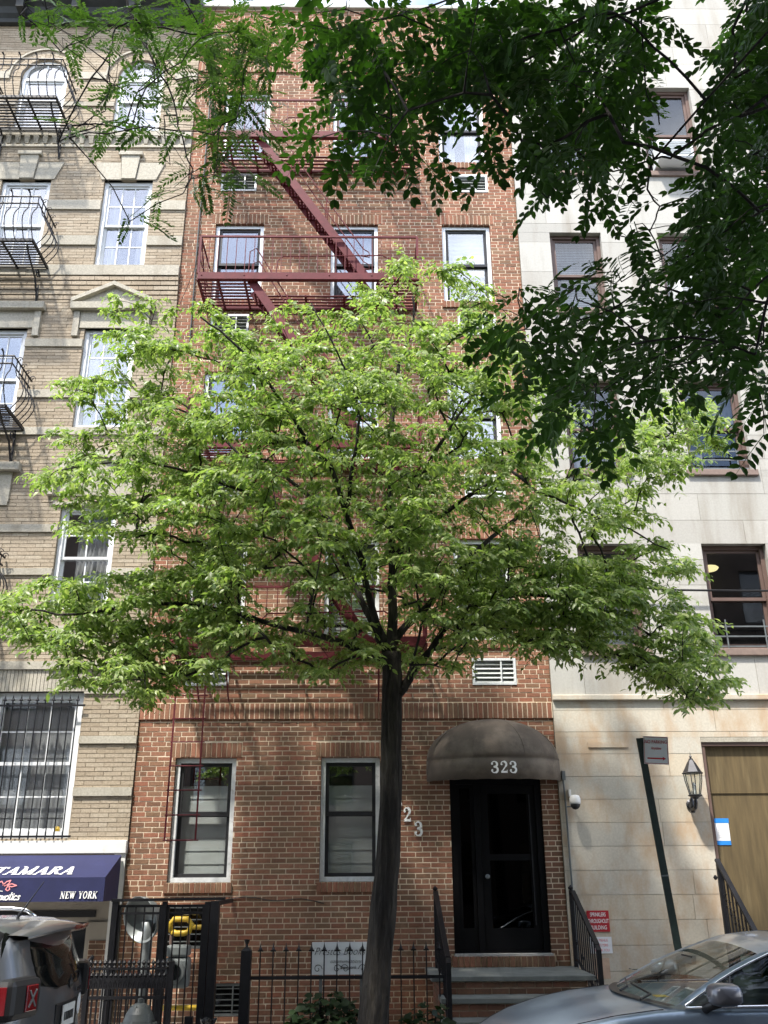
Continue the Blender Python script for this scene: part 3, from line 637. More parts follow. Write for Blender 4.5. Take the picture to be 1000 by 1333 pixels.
for zz in (z1 - .20, z0 + .02): MB().bar((x0 - .05, LY - .06, zz), (x1 + .05, LY - .06, zz), .012, .028).obj('rail', M_IRON, gr)
yb = MB(); yb.lathe([(0, 0), (.03, .01), (.036, .04), (.02, .07), (0, .075)], (x1 - .19, LY + .1, z0 + .085), 10); o = yb.obj('figurine', M_YELLOW, None); tag(o, 'small yellow ornament on the barred window sill of the tan building', 'ornament')
# shop front
box('shop_fascia', M_WHITEST, tan, LX0, LX1, LY - .05, LY + .25, 2.364, 2.53, bevel=.008)
box('shop_pilaster', M_WHITEST, tan, -3.40, -3.25, LY - .02, LY + .25, -.1, 2.362)
sf = MB(); sf.box(LX0, -3.403, .16, .3, 1.52, 2.36); sf.box(-3.72, -3.403, .12, .3, -.1, 1.52); sf.box(LX0, -3.72, .14, .3, -.1, .3)
sfo = sf.obj('shop_front', mat('taupe_shop_panel', (.30, .27, .225), .7, var=.1, scale=3), tan)
box('transom_vent', M_BLACKPL, sfo, -5.5, -3.62, .142, .16, 1.58, 1.66); box('pane', M_GLASSD, sfo, -6.5, -3.72, .2, .21, .3, 1.52)
lowb = courses(-3.66, -3.405, 0, 1.30, .0667, .2032, .0105, [])
lay(lowb, M_BRICK, sfo, .108, .05, lambda r: True, n=40, mass='brickwork'); box('brick_mortar', M_MORTAR, sfo, -3.665, -3.404, .113, .119, 0, 1.3)

# iron balconettes on the outer windows
def balcony(zf, label):
    x0, x1, D_ = -6.78, -5.47, .80; t = thing('iron_balcony', label, 'balcony', ((x0 + x1) / 2, LY, zf), 'black iron balconies on the tan building')
    yf, yb = LY - D_, LY - .03; fm = MB(); fm.bar((x0, yf, zf), (x1, yf, zf), .03, .05); fm.bar((x0, yb, zf), (x1, yb, zf), .03, .04); fm.bar((x0, yf, zf), (x0, yb, zf), .03, .05); fm.bar((x1, yf, zf), (x1, yb, zf), .03, .05)
    for f_ in (.33, .62): xx = x0 + (x1 - x0) * f_; fm.bar((xx, yf, zf - .012), (xx, yb, zf - .012), .035, .02)
    fm.obj('platform_frame', M_IRON, t)
    for i in range(11): y = yf + .04 + (yb - yf - .06) * i / 10.5; MB().bar((x0 + .015, y, zf), (x1 - .015, y, zf), .032, .014).obj('slat', M_IRON, t)
    def belly(p, out):
        pts = []
        for u in np.linspace(0, 1, 11):
            bul = .17 * math.sin(math.pi * min(1, u * 1.35)) ** 1.1 if u < .74 else 0.0
            pts.append(p + out * (bul + .02 * u) + Vector((0, 0, .86 * u)))
        return pts
    for i in range(10):
        p = Vector((x0 + (x1 - x0) * i / 9, yf, zf)); pts = belly(p, Vector((0, -1, 0))); b_ = MB(); b_.tube(pts, .009, 5)
        if i % 2 == 0: e = pts[-1]; b_.tube([e, e + Vector((0, -.02, .06)), e + Vector((-.02, -.05, .1))], [.009, .012, .02], 5)
        b_.obj('baluster', M_IRON, t)
    for xs, o_ in ((x0, -1), (x1, 1)):
        for i in range(1, 6): MB().tube(belly(Vector((xs, yf + (yb - yf) * i / 6, zf)), Vector((o_, 0, 0))), .009, 5).obj('baluster', M_IRON, t)
    for h, e in ((.74, .0), (.86, .02)):
        rl = MB(); rl.tube([(x0 - e, yb, zf + h), (x0 - e, yf - e, zf + h), (x1 + e, yf - e, zf + h), (x1 + e, yb, zf + h)], .016, 6); rl.obj('rail', M_IRON, t)
    for i in range(4):
        y = yf + (yb - yf) * (i + .5) / 4; c = Vector((x1 + .09, y, zf + .86)); MB().tube([c + Vector((.05 * (1 - k / 14) * math.cos(k * .62) - .03, 0, .05 * (1 - k / 14) * math.sin(k * .62))) for k in range(13)], .008, 4).obj('scroll', M_IRON, t)
    for xx in (x0 + .12, x1 - .12):
        br = MB(); br.tube([(xx, yf + .1, zf - .02), (xx, yf + .22, zf - .12), (xx, LY - .2, zf - .3), (xx, LY - .06, zf - .52), (xx, LY - .02, zf - .62)], .018, 6); br.bar((xx, LY - .02, zf - .02), (xx, LY - .02, zf - .64), .03, .02)
        br.tube([(xx, LY - .13 + .08 * math.cos(k * .7) * (1 - k / 16), zf - .17 + .09 * math.sin(k * .7) * (1 - k / 16)) for k in range(14)], .012, 5); br.obj('bracket', M_IRON, t)
balcony(14.74, 'bulging black iron balcony at the arched top-floor window, highest on the tan building')
balcony(11.70, 'bulging black iron balcony one floor below the arched window of the tan building')
balcony(8.66, 'bulging black iron balcony beside the pedimented window of the tan building')
balcony(5.66, 'bulging black iron balcony lowest on the tan building, at the frame edge')

# navy shop awning
aw = thing('shop_awning', 'navy blue canvas shop awning lettered TAMARA and NEW YORK', 'awning', (-5., LY - .4, 1.8))
ax0, ax1, ay = -7.6, -3.30, -.78; zt, zm, zb = 2.345, 2.07, 1.79
cv = MB(); cv.quad((ax0, ay, zm), (ax1, ay, zm), (ax1, LY - .055, zt), (ax0, LY - .055, zt)); cv.quad((ax0, ay, zb), (ax1, ay, zb), (ax1, ay, zm), (ax0, ay, zm))
for xx in (ax0, ax1): cv.add([(xx, LY - .055, zb), (xx, ay, zb), (xx, ay, zm), (xx, LY - .055, zt)], [(0, 1, 2, 3)])
cvo = cv.obj('canvas', M_NAVY, aw)
sm_ = cvo.modifiers.new('thick', 'SOLIDIFY'); sm_.thickness = .006
for xx in (ax0 + .01, ax1 - .01, -4.4): MB().tube([(xx, LY - .05, zt - .02), (xx, ay + .015, zm - .015), (xx, ay + .015, zb + .01)], .012, 6).obj('frame_bar', M_GALV, aw)
ds = Vector((0, ay - (LY - .055), zm - zt)); ln = ds.length; ds.normalize(); nrm = Vector((0, -1, 0)) - ds * Vector((0, -1, 0)).dot(ds); nrm = Vector((0, ds.z, -ds.y)); nrm = nrm if nrm.z > 0 else -nrm
def slope_map(x, s, e): return tuple(Vector((x, LY - .055, zt)) + ds * (ln - s) + nrm * (.006 + e))
lb = MB(); x = -4.755
for ch in 'TAMARA': x += strokes(lb, GL[ch], x, .075, .25, 0, shear=.08, wmul=.75, mapf=slope_map) + .006
lb.obj('lettering', M_LETTER, aw)
lb = MB(); x = -3.83
for ch in 'NEW YORK': x += strokes(lb, GL[ch], x, 1.825, .082, ay - .005, t=.002, shear=.1, wmul=.82) + .003
lb.obj('lettering', M_LETTER, aw)
lb = MB(); sc = [[(0, .05), (.03, .07), (.045, .05), (.03, .02), (.005, .03), (.0, .05)]]
def script(mb, pts, w, y):
    for k in range(len(pts) - 1):
        p, q = Vector(pts[k]), Vector(pts[k + 1]); d_ = (q - p).normalized(); n_ = Vector((-d_.y, d_.x)) * w / 2; e = d_ * w * .3; yy = y - .0002 * k
        c4 = [p - e - n_, q + e - n_, q + e + n_, p - e + n_]; mb.add([(u.x, yy, u.y) for u in c4], [(0, 1, 2, 3)])
# the slanted script word: e x o t i c s
def cur(ch):
    return {'e': [arc(.24, .24, .20, .24, -10, 300, 12)], 'x': [[(.02, .48), (.16, .42), (.3, .06), (.46, .02)], [(.44, .46), (.04, .02)]], 'o': [arc(.25, .24, .21, .24, 0, 360, 14)], 't': [[(.2, .85), (.14, .12), (.22, .02), (.36, .08)], [(.02, .56), (.38, .6)]],
            'i': [[(.14, .48), (.1, .08), (.18, .02), (.26, .08)], [(.15, .66), (.16, .71)]], 'c': [arc(.24, .24, .2, .24, 50, 320, 12)], 's': [[(.36, .42), (.24, .48), (.12, .42), (.16, .3), (.3, .2), (.3, .06), (.16, .01), (.03, .06)]]}[ch]
x = -4.60
for ch, wd in zip('exotics', (.42, .46, .46, .36, .26, .42, .4)):
    for st in cur(ch): script(lb, [(x + (p[0] + p[1] * .3) * .098, 1.815 + p[1] * .098) for p in st], .014, ay - .006)
    x += wd * .098
script(lb, [(-4.75, 1.905), (-4.68, 1.915), (-4.60, 1.92), (-4.545, 1.915)], .007, ay - .006)
lb.obj('lettering', M_LETTER, aw)
em = MB()                                                       # small pink flower emblem
for st in ([(-4.64, 1.985), (-4.60, 2.025), (-4.55, 2.04), (-4.57, 2.0), (-4.62, 1.975)], [(-4.60, 1.985), (-4.53, 2.0), (-4.47, 1.98), (-4.53, 1.965), (-4.60, 1.985)], [(-4.63, 1.99), (-4.66, 2.03), (-4.68, 2.02)], [(-4.58, 1.97), (-4.60, 1.935), (-4.575, 1.92), (-4.55, 1.935), (-4.56, 1.965)]): script(em, [(p[0] + .09, p[1]) for p in st], .012, ay - .007)
em.obj('emblem', M_PINK, aw)

# ------------------------------------------------------------------ pale limestone neighbour
PX0, PX1, PY, PTOP = 2.608, 8.6, -.03, 18.6
lime = thing('limestone_building', 'pale limestone apartment building with brown window frames and a boarded entrance', 'building', (5.5, PY, 0))
RC = [(3.15, 4.05), (5.05, 6.04)]; RZ = {2: (5.12, 6.75), 3: (7.98, 9.59), 4: (10.96, 12.54), 5: (13.88, 15.9)}
pops = [(a, b, z0, z1) for (a, b) in RC for (z0, z1) in RZ.values()] + [(6.95, 7.9, z0, z1) for (z0, z1) in RZ.values()]
GATE = (4.655, 6.6, -.15, 3.86); pops.append(GATE)
wl = MB(); backing(wl, PX0, PX1, -.15, PTOP, pops, PY + .008, PY + .2); wl.box(PX0 - .001, PX0 + .001, PY + .008, .5, -.1, PTOP)
pwall = wl.obj('wall', M_LIMEJOINT, lime)
PEX = pops + [(PX0, PX1, 4.37, 4.455)] + [(a - .07, b + .07, z0 - .11, z0) for (a, b, z0, z1) in pops[:-1]]
z = .0; row = 0; rows = []
while z < 4.36: rows.append((z, min(z + .303, 4.37), M_LIMELOW)); z += .303
z = 4.455; hs = [.60, .42, .62, .40, .64, .44]
while z < PTOP: h = hs[row % 6]; rows.append((z, min(z + h, PTOP), M_LIME)); z += h; row += 1
for k, (za, zb_, m_) in enumerate(rows):
    x = PX0 - random.uniform(.1, .9)
    while x < PX1:
        L = random.uniform(1.5, 2.9) if m_ is M_LIMELOW else random.uniform(1.0, 1.6); a, b = max(x, PX0 + .001), min(x + L - .006, PX1); x += L
        if b - a < .04: continue
        rs = [(a, b, za, zb_ - .006)]
        for e in PEX: rs = cut(rs, e, .02)
        for r in rs:
            y = PY + random.uniform(-.002, .002)
            box('ashlar_block', m_, pwall, r[0], r[1], y, y + .12, r[2], r[3])
lg = MB(); lg.prism([(PX0, 4.372), (PX1, 4.372), (PX1, 4.452), (PX0, 4.452)], PY - .055, PY + .06); lg.obj('ledge', M_LIMELOW, lime, bevel=.012)
box('inset_panel', M_LIMELOW, lime, 3.06, 3.62, PY - .018, PY - .0025, 3.72, 3.79)
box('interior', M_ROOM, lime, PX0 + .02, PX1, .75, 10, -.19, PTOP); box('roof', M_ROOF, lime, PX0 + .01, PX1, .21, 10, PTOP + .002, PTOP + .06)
for (a, b, z0, z1) in pops[:-1]:
    fl2 = [k for k, v in RZ.items() if v[0] == z0][0]; kw = {}
    if a == 5.05 and fl2 == 3: kw = dict(shade=(1, .52, M_CURTAIN, .5), open_=0)
    elif a == 3.15 and fl2 in (4, 5): kw = dict(shade=(1, .0, M_CURTAIN, .035))
    elif a == 3.15 and fl2 == 3: kw = dict(shade=(.5, 0, M_CURTAIN, .5))
    elif a == 3.15: kw = dict(shade=(1, 0, M_CURTAIN, .6))
    hung_window(lime, a, b, z0, z1, PY + .1, M_BROWNFR, M_BROWNFR, M_GLASSD if a == 5.05 and fl2 == 2 else M_GLASSL, cas=.06, sash=.05, split=.48, **kw)
    so = box('sill', M_BROWNSILL, lime, a - .065, b + .065, PY - .05, PY + .16, z0 - .105, z0 - .004, bevel=.008)
# guard bars and the fan on the third floor, bars on the second
def guard(a, b, z0, h, label, n=3):
    t = thing('window_guard', label, 'window bars', ((a + b) / 2, PY + .05, z0)); y = PY + .06
    for i in range(n): z = z0 + .05 + (h - .06) * i / max(1, n - 1); MB().bar((a + .03, y, z), (b - .03, y, z), .012, .022).obj('rail', M_GALV, t)
    for f_ in (.22, .80): xx = a + (b - a) * f_; MB().bar((xx, y - .012, z0 + .005), (xx, y - .012, z0 + h + .09), .02, .012).obj('upright', M_GALV, t)
guard(5.05, 6.04, 7.98, .36, 'low steel guard rails in front of the fan at the third-floor brown window')
guard(5.05, 6.04, 5.12, .36, 'low steel guard rails across the second-floor window with the ceiling lamp')
fan = thing('window_fan', 'round electric fan with pale blades standing in the third-floor brown window', 'fan', (5.42, PY + .35, 8.04))
fc = Vector((5.42, PY + .30, 8.33)); fa = Vector((.15, -.94, -.3)).normalized()
cg = MB(); u_ = fa.orthogonal().normalized(); v_ = fa.cross(u_)
for rr in (.21, .14, .07): cg.tube([fc + fa * .05 + (u_ * math.cos(R(k * 15)) + v_ * math.sin(R(k * 15))) * rr for k in range(25)], .004, 4)
for k in range(16): a_ = R(k * 22.5); cg.tube([fc + fa * .06 + (u_ * math.cos(a_) + v_ * math.sin(a_)) * .03, fc + fa * .03 + (u_ * math.cos(a_) + v_ * math.sin(a_)) * .21], .003, 4)
cg.obj('cage', M_GALV, fan)
for k in range(4):
    a0 = R(k * 90 + 20); bl = MB(); P = []
    for rr in np.linspace(.035, .185, 6):
        wv = .45 + .5 * (rr / .185); P.append([fc + (u_ * math.cos(a0 + t_ * wv) + v_ * math.sin(a0 + t_ * wv)) * rr + fa * (.03 * (t_ - .5)) for t_ in np.linspace(0, 1, 5)])
    bl.grid(P); bl.obj('blade', M_FANBLADE, fan, smooth=True)
MB().lathe([(.0, -.02), (.035, -.015), (.04, .03), (.0, .05)], fc, 12, fa).obj('hub', M_BLACKPL, fan); MB().lathe([(.1, 0), (.1, .03), (.02, .05), (.02, .25)], (fc.x, fc.y + .03, 8.04), 14).obj('stand', M_BLACKPL, fan)
lp = MB(); lp.lathe([(.0, 0), (.13, .005), (.15, .03), (.13, .05), (0, .055)], (5.33, PY + .55, 6.50), 18); lamp = lp.obj('ceiling_lamp', None, None)
lm, lnt, lbs = newmat('lit_lamp_glass'); lbs.inputs['Emission Color'].default_value = (1, .83, .40, 1); lbs.inputs['Emission Strength'].default_value = 1.2; lbs.inputs['Base Color'].default_value = (.9, .8, .5, 1)
lamp.data.materials.clear(); lamp.data.materials.append(lm); tag(lamp, 'lit yellow ceiling lamp seen through the second-floor brown window', 'lamp')
# window air conditioners
def ac_unit(x0, x1, z0, z1, label, dep=.42):
    t = thing('air_conditioner', label, 'air conditioner', ((x0 + x1) / 2, PY, z0), 'window air conditioners on the limestone building'); y0 = PY - dep + .12
    box('case', M_ACWHITE, t, x0, x1, y0, PY + .1, z0, z1, bevel=.012)
    f = MB(); frame_box(f, x0 + .03, x1 - .03, z0 + .03, z1 - .03, .02, y0 - .012, y0 - .001); f.obj('grille_frame', M_ACWHITE, t)
    for i in range(9): z = z0 + .055 + (z1 - z0 - .11) * i / 8; MB().bar((x0 + .05, y0 - .006, z), (x1 - .05, y0 - .006, z), .008, .012).obj('grille_slat', M_ACGRILLE, t)
    for s in (x0 + .004, x1 - .004):
        for i in range(5): yy = y0 + .06 + i * .045; MB().box(s - .006, s + .006, yy, yy + .02, z0 + .06, z1 - .06).obj('side_louvre', M_ACGRILLE, t)
ac_unit(5.17, 5.80, 13.95, 14.36, 'white window air conditioner high up behind the dark ash leaves')
ac_unit(5.17, 5.78, 11.0, 11.42, 'white window air conditioner one floor below the topmost unit')
# boarded entrance
a, b, c, d = GATE
em_ = MB(); em_.box(a + .004, b, PY + .02, PY + .16, 3.74, 3.852); em_.box(a + .004, a + .055, PY + .03, PY + .15, 0, 3.738); en = em_.obj('entrance_frame', M_BROWNFR, lime)
box('head_moulding', M_STONE, en, a + .004, b, PY + .0, PY + .019, 3.79, 3.855)
for i, (xa, xb) in enumerate(((a + .06, a + 1.0), (a + 1.004, b))):
    o = box('plywood_sheet', M_PLY, lime, xa, xb, PY + .10 + .003 * i, PY + .118 + .003 * i, .55, 3.1); o = box('plywood_sheet', M_PLY, lime, xa, xb, PY + .085 + .003 * i, PY + .103 + .003 * i, 3.103, 3.736)
MB().box(a + .96, a + 1.04, PY + .075, PY + .098, .55, 1.75).obj('batten', M_PLY, lime)
for zz in (1.9, 1.72): MB().lathe([(.0, 0), (.022, .0), (.022, .02), (0, .024)], (a + .86, PY + .1, zz), 10, (0, -1, 0)).obj('lock_cylinder', M_YELLOW, lime)
st = MB()
for k in range(4): st.box(a, b, PY - .15 - .32 * (4 - k), PY - .13 + .25, -.1, .14 * (k + 1) - .003 * k)
o = st.obj('entrance_steps', M_CONC, None); tag(o, 'concrete steps up to the boarded plywood entrance, behind the blue-grey car', 'steps')
# ------------------------------------------------------------------ fire escape
fe = thing('fire_escape', 'maroon iron fire escape of platforms, steep stairs and a drop ladder on the brick front', 'fire escape', (-.98, -.4, 2.5))
FX0, FX1, FD = -2.74, .775, .85; PZ = {2: 5.00, 3: 7.98, 4: 10.95, 5: 13.86}
SX0, SX1 = -1.90, -.02
for fl_, z in PZ.items():
    y0 = -FD; top = fl_ == 5
    fb = MB(); fb.box(FX0, FX1, y0 - .03, y0 + .005, z - .02, z + .105); fb.box(FX0, FX1, y0 + .005, y0 + .05, z - .02, z - .012); fbo = fb.obj('front_beam', M_MAROON, fe)
    for k in range(6): xx = FX0 + .06 + (FX1 - FX0 - .12) * k / 5; MB().lathe([(.014, 0), (.012, .006), (0, .01)], (xx, y0 - .03, z + .05), 8, (0, -1, 0)).obj('bolt', M_MAROON, fbo)
    bk = MB(); bk.bar((FX0, -.03, z), (FX1, -.03, z), .03, .05); bk.bar((FX0, y0, z), (FX0, 0, z), .04, .05)
    bk.bar((FX1, y0, z), (FX1, 0, z), .04, .05); bk.obj('platform_frame', M_MAROON, fe)
    for xx in (-2.42, SX0 - .10, -1.05, -.42, SX1 + .15, .45):
        inn = SX0 - .05 < xx < SX1 + .1; ya = -.43 if inn else y0
        MB().bar((xx, ya, z - .022), (xx, .0, z - .022), .035, .026).obj('bearer', M_MAROON, fe)
        if not inn: MB().tube([(xx, y0 + .05, z - .03), (xx, -.45, z - .2), (xx, -.02, z - .62)], .013, 6).obj('brace', M_MAROON, fe) if fl_ == 2 else None
    n = 10
    for i in range(n):
        y = y0 + .05 + (FD - .08) * i / (n - 1); hole = y < -.42
        segs = [(FX0 + .02, SX0 - .03), (SX1 + .12, FX1 - .02)] if hole else [(FX0 + .02, FX1 - .02)]
        for a, b in segs: MB().bar((a, y, z), (b, y, z), .042, .012).obj('slat', M_MAROON, fe)
    # railing
    zr = z + .82; rl = MB(); rl.bar((FX0, y0, zr), (FX1, y0, zr), .03, .03); rl.bar((FX0, y0, zr), (FX0, -.01, zr), .025, .025); rl.bar((FX1, y0, zr), (FX1, -.01, zr), .025, .025)
    rl.bar((FX0, y0 + .02, z + .42), (FX0, -.01, z + .42), .014, .014); rl.obj('rail', M_MAROON, fe)
    mr = MB(); mr.tube([(-1.5, y0 + .01, z + .1), (-1.48, y0 + .01, z + .36), (-1.40, y0 + .01, z + .44), (.2, y0 + .01, z + .47), (.32, y0 + .01, z + .4)], .011, 6); mr.obj('guard_hoop', M_MAROON, fe)
    nb = 24
    for i in range(nb + 1):
        xx = FX0 + (FX1 - FX0) * i / nb; post = i in (0, nb); MB().bar((xx, y0, z + .1), (xx, y0, zr), .035 if post else .011, .035 if post else .011).obj('baluster', M_MAROON, fe)
    for xs in (FX0, FX1):
        for i in range(1, 5): yy = y0 + FD * i / 5; MB().bar((xs, yy, z + .02), (xs, yy, zr), .011).obj('baluster', M_MAROON, fe)
        MB().bar((xs, y0, zr), (xs, -.02, z + .05), .02, .02).obj('corner_strut', M_MAROON, fe)
    if fl_ > 2:                                                  # the stair down from this platform
        z2 = PZ[fl_ - 1] + .03; ya, yb = y0 + .06, -.46; top_, bot = Vector((SX0 + .0, 0, z + .02)), Vector((SX1, 0, z2)); dr = bot - top_
        st = MB().bar(top_ + Vector((0, ya, 0)), bot + Vector((0, ya, 0)), .02, .135, up=(0, 0, 1)).obj('stair_stringer', M_MAROON, fe); MB().bar(top_ + Vector((0, yb, 0)), bot + Vector((0, yb, 0)), .02, .135).obj('stair_stringer', M_MAROON, fe)
        nt_ = 12
        for i in range(1, nt_):
            p = top_ + dr * (i / nt_); tr = MB()
            for k in range(4): xx = p.x - .10 + .055 * k; tr.box(xx, xx + .03, ya + .012, yb - .012, p.z - .012, p.z)
            for k in range(5): yy = ya + .02 + (yb - ya - .05) * k / 4; tr.box(p.x - .10, p.x + .095, yy, yy + .02, p.z - .016, p.z - .004)
            tr.obj('tread', M_MAROON, fe)
        nrm_ = Vector((0, 0, 1))
        for yy in (ya, yb):
            p0, p1 = top_ + Vector((0, yy, .62)), bot + Vector((-.08, yy, .60)); rl = MB(); rl.tube([top_ + Vector((-.05, yy, .05)), top_ + Vector((-.04, yy, .55)), p0 + Vector((.06, 0, .0)), p0 + (p1 - p0) * .5, p1, p1 + Vector((.09, 0, -.06)), p1 + Vector((.1, 0, -.16)), p1 + Vector((-.1, 0, -.12))], .010, 6)
            for f_ in (.3, .62): q = top_ + dr * f_; rl.tube([q + Vector((0, yy, .03)), q + Vector((.03, yy, .6))], .009, 5)
            rl.obj('stair_handrail', M_MAROON, fe)
# drop ladder
ld = MB()
for xx in (-2.60, -2.21): ld.bar((xx, -.76, 2.5), (xx + .0, -.76, 5.05), .022, .012)
ldo = ld.obj('drop_ladder', M_MAROON, fe)
for i in range(9): z = 2.5 + i * .305; MB().tube([(-2.62, -.76, z), (-2.17, -.76, z)], .009, 6).obj('rung', M_MAROON, ldo)
# old conduit down the left of the brick front
cp = MB(); cp.tube([(-2.97, -.03, 16.1), (-2.965, -.03, 14.), (-2.98, -.03, 12.6), (-2.97, -.03, 10.3)], .014, 6)
o = cp.obj('conduit_pipe', M_HYDRANT); tag(o, 'thin grey conduit pipe running down the brick beside the fire escape', 'pipe')
lc = MB(); lc.tube([(-3.19, -.04, 11.), (-2.95, -.2, 11.6), (-2.74, -.85, 11.9)], .005, 4); o = lc.obj('stay_wire', M_BLACKPL); tag(o, 'thin stay wire from the brick edge to the fire escape rail', 'wire')

# ------------------------------------------------------------------ brown dome awning over the door
da = thing('door_awning', 'rounded brown canvas awning numbered 323 over the black door', 'awning', (1.71, -.01, 3.25))
acx, arx, ary, az0, az1, adz = 1.712, .915, .72, 3.265, 3.545, .565
def rimy(phi): return -.012 - ary * math.sin(phi)
dm = MB(); nphi = 36; nth = 12
P = []
for i in range(nphi + 1):
    ph = math.pi * i / nphi; row = []
    for k in range(nth + 1):
        th_ = math.pi / 2 * k / nth; bul = 1 - .012 * abs(math.sin(ph * 4)) * math.sin(th_ * 2)
        row.append((acx - arx * math.cos(ph) * math.cos(th_) * bul, -.012 - ary * math.sin(ph) * math.cos(th_) * bul, az1 + adz * math.sin(th_) - .03 * math.sin(ph) * (1 - k / nth)))
    P.append(row)
dm.grid(P); dome = dm.obj('canvas_dome', M_CANVAS, da, smooth=True)
vl = MB(); P = []
for i in range(nphi + 1):
    ph = math.pi * i / nphi; x, y = acx - arx * math.cos(ph), rimy(ph)
    P.append([(x, y, az0 - .028 * math.sin(ph) + .004 * math.sin(i * 1.7)), (acx - (arx + .004) * math.cos(ph), y - .003, (az0 + az1) / 2), (x, y, az1 - .03 * math.sin(ph))])
vl.grid(P); val = vl.obj('valance', M_CANVAS, da, smooth=True)
for o in (dome, val): m_ = o.modifiers.new('thick', 'SOLIDIFY'); m_.thickness = .005
sm_ = MB()
for i in range(1, 8):
    ph = math.pi * i / 8; sm_.tube([(acx - (arx + .002) * math.cos(ph) * math.cos(t), -.012 - (ary + .002) * math.sin(ph) * math.cos(t), az1 + (adz + .002) * math.sin(t) - .03 * math.sin(ph) * (1 - t / 1.571)) for t in np.linspace(0, 1.5, 12)], .004, 4)
sm_.tube([(acx - (arx + .004) * math.cos(math.pi * i / 30), rimy(math.pi * i / 30) - .003, az1 - .03 * math.sin(math.pi * i / 30)) for i in range(31)], .006, 5)
sm_.obj('seams', M_CANVAS, da)
fr = MB(); fr.tube([(acx - (arx - .02) * math.cos(math.pi * i / 30), -.012 - (ary - .02) * math.sin(math.pi * i / 30), az1 - .03) for i in range(31)], .012, 6); fr.tube([(acx - (arx - .02) * math.cos(math.pi * i / 30), -.012 - (ary - .02) * math.sin(math.pi * i / 30), az0 + .02) for i in range(31)], .012, 6)
fr.obj('frame', M_GALV, da)
def rim_map(x, z, e):
    u = max(-1, min(1, (acx - x) / arx)); ph = math.acos(u); n_ = Vector((-math.cos(ph) / arx, -math.sin(ph) / ary, 0)).normalized(); return (x + n_.x * (.011 + e), rimy(ph) + n_.y * (.011 + e), z)
nb_ = MB(); x = acx + .045 - .165
for ch in '323': x += strokes(nb_, GL[ch], x + .004, az0 + .045, .152, 0, mapf=rim_map, wmul=1.12) + .012
nb_.obj('number_lettering', M_LETTER, da)

# ------------------------------------------------------------------ stoop
sp = thing('stoop', 'brick stoop with bluestone treads leading up to the black door', 'steps', (1.68, -1.2, 0))
STEPS = [(-1.22, .97), (-1.57, .78), (-1.92, .59), (-2.27, .395), (-2.62, .20)]
prev = 0
for i, (yf, z) in enumerate(STEPS):
    yb = 0 if i == 0 else STEPS[i - 1][0] + .05
    box('tread', M_SLATE, sp, .72 if i == 0 else .80, 2.64 if i == 0 else 2.56, yf - .03, yb - (.005 if i == 0 else 0), z - .055, z, bevel=.008)
    zlo = STEPS[i + 1][1] if i + 1 < len(STEPS) else 0.
    box('riser_core', M_MORTAR, sp, .83, 2.53, yf + .018, yb - .01, -.02 if i == len(STEPS) - 1 else zlo - .05, z - .056)
    rp = courses(.82, 2.54, zlo, z - .056, .0667, .2032, .0105, [])
    lay(rp, M_BRICK, sp, yf + .01, .06, lambda r: True, n=60)
for s, xx in ((-1, .822), (1, 2.538)):                             # brick cheeks of the landing
    rp = courses(0, 1.2, 0, .91, .0667, .2032, .0105, []); sb = MB()
    for r, f_ in rp: sb.box(xx - .012 if s < 0 else xx - .05, xx + .05 if s < 0 else xx + .012, -r[1], -r[0], r[2], r[3])
    sb.obj('cheek_bricks', M_BRICK, sp, kind='stuff')
def handrail(xx, label, ye=-2.02, ze=1.22, zf=.40):
    t = thing('handrail', label, 'railing', (xx, -1., .2), 'black iron handrails of the brick stoop'); sl_ = (1.86 - ze) / (-.3 - ye)
    r_ = MB(); r_.bar((xx, -.16, 1.86), (xx, -.30, 1.86), .055, .035); r_.bar((xx, -.30, 1.86), (xx, ye, ze), .055, .035); r_.bar((xx, ye + .02, ze + .005), (xx, ye - .08, ze - .055), .052, .035); r_.obj('top_rail', M_IRON, t)
    def low(y): return max(1.86 + min(0, y + .3) * sl_ - .80, zf + .12)
    bt = MB(); bt.bar((xx, -.16, low(-.16)), (xx, -.3, low(-.3)), .03, .02); bt.bar((xx, -.3, low(-.3)), (xx, ye - .03, low(ye - .03)), .03, .02); bt.obj('bottom_rail', M_IRON, t)
    MB().bar((xx, -.16, .97), (xx, -.16, 1.88), .045).obj('post', M_IRON, t); MB().bar((xx, ye - .06, zf), (xx, ye - .06, ze - .04), .05).obj('post', M_IRON, t); MB().lathe([(.0, 0), (.03, .015), (.034, .035), (.0, .07)], (xx, -.16, 1.875), 10).obj('finial', M_IRON, t)
    n_ = int((-.16 - ye) / .115)
    for i in range(1, n_ + 1):
        y = -.16 - i * (-.16 - ye) / (n_ + .5); zt = 1.86 + min(0, y + .3) * sl_; b_ = MB(); b_.bar((xx, y, low(y)), (xx, y, zt - .015), .016)
        if i % 3 == 1: b_.tube([(xx + .0, y + .045 * math.sin(k * .7), low(y) + .2 + .05 * math.cos(k * .7) * (1 - k / 12)) for k in range(10)], .008, 4)
        b_.obj('baluster', M_IRON, t)
handrail(.86, 'black iron handrail of the stoop on the side nearer the tree trunk'); handrail(2.64, 'black iron handrail of the stoop on the side by the red sprinkler sign', -1.45, 1.30, .60)

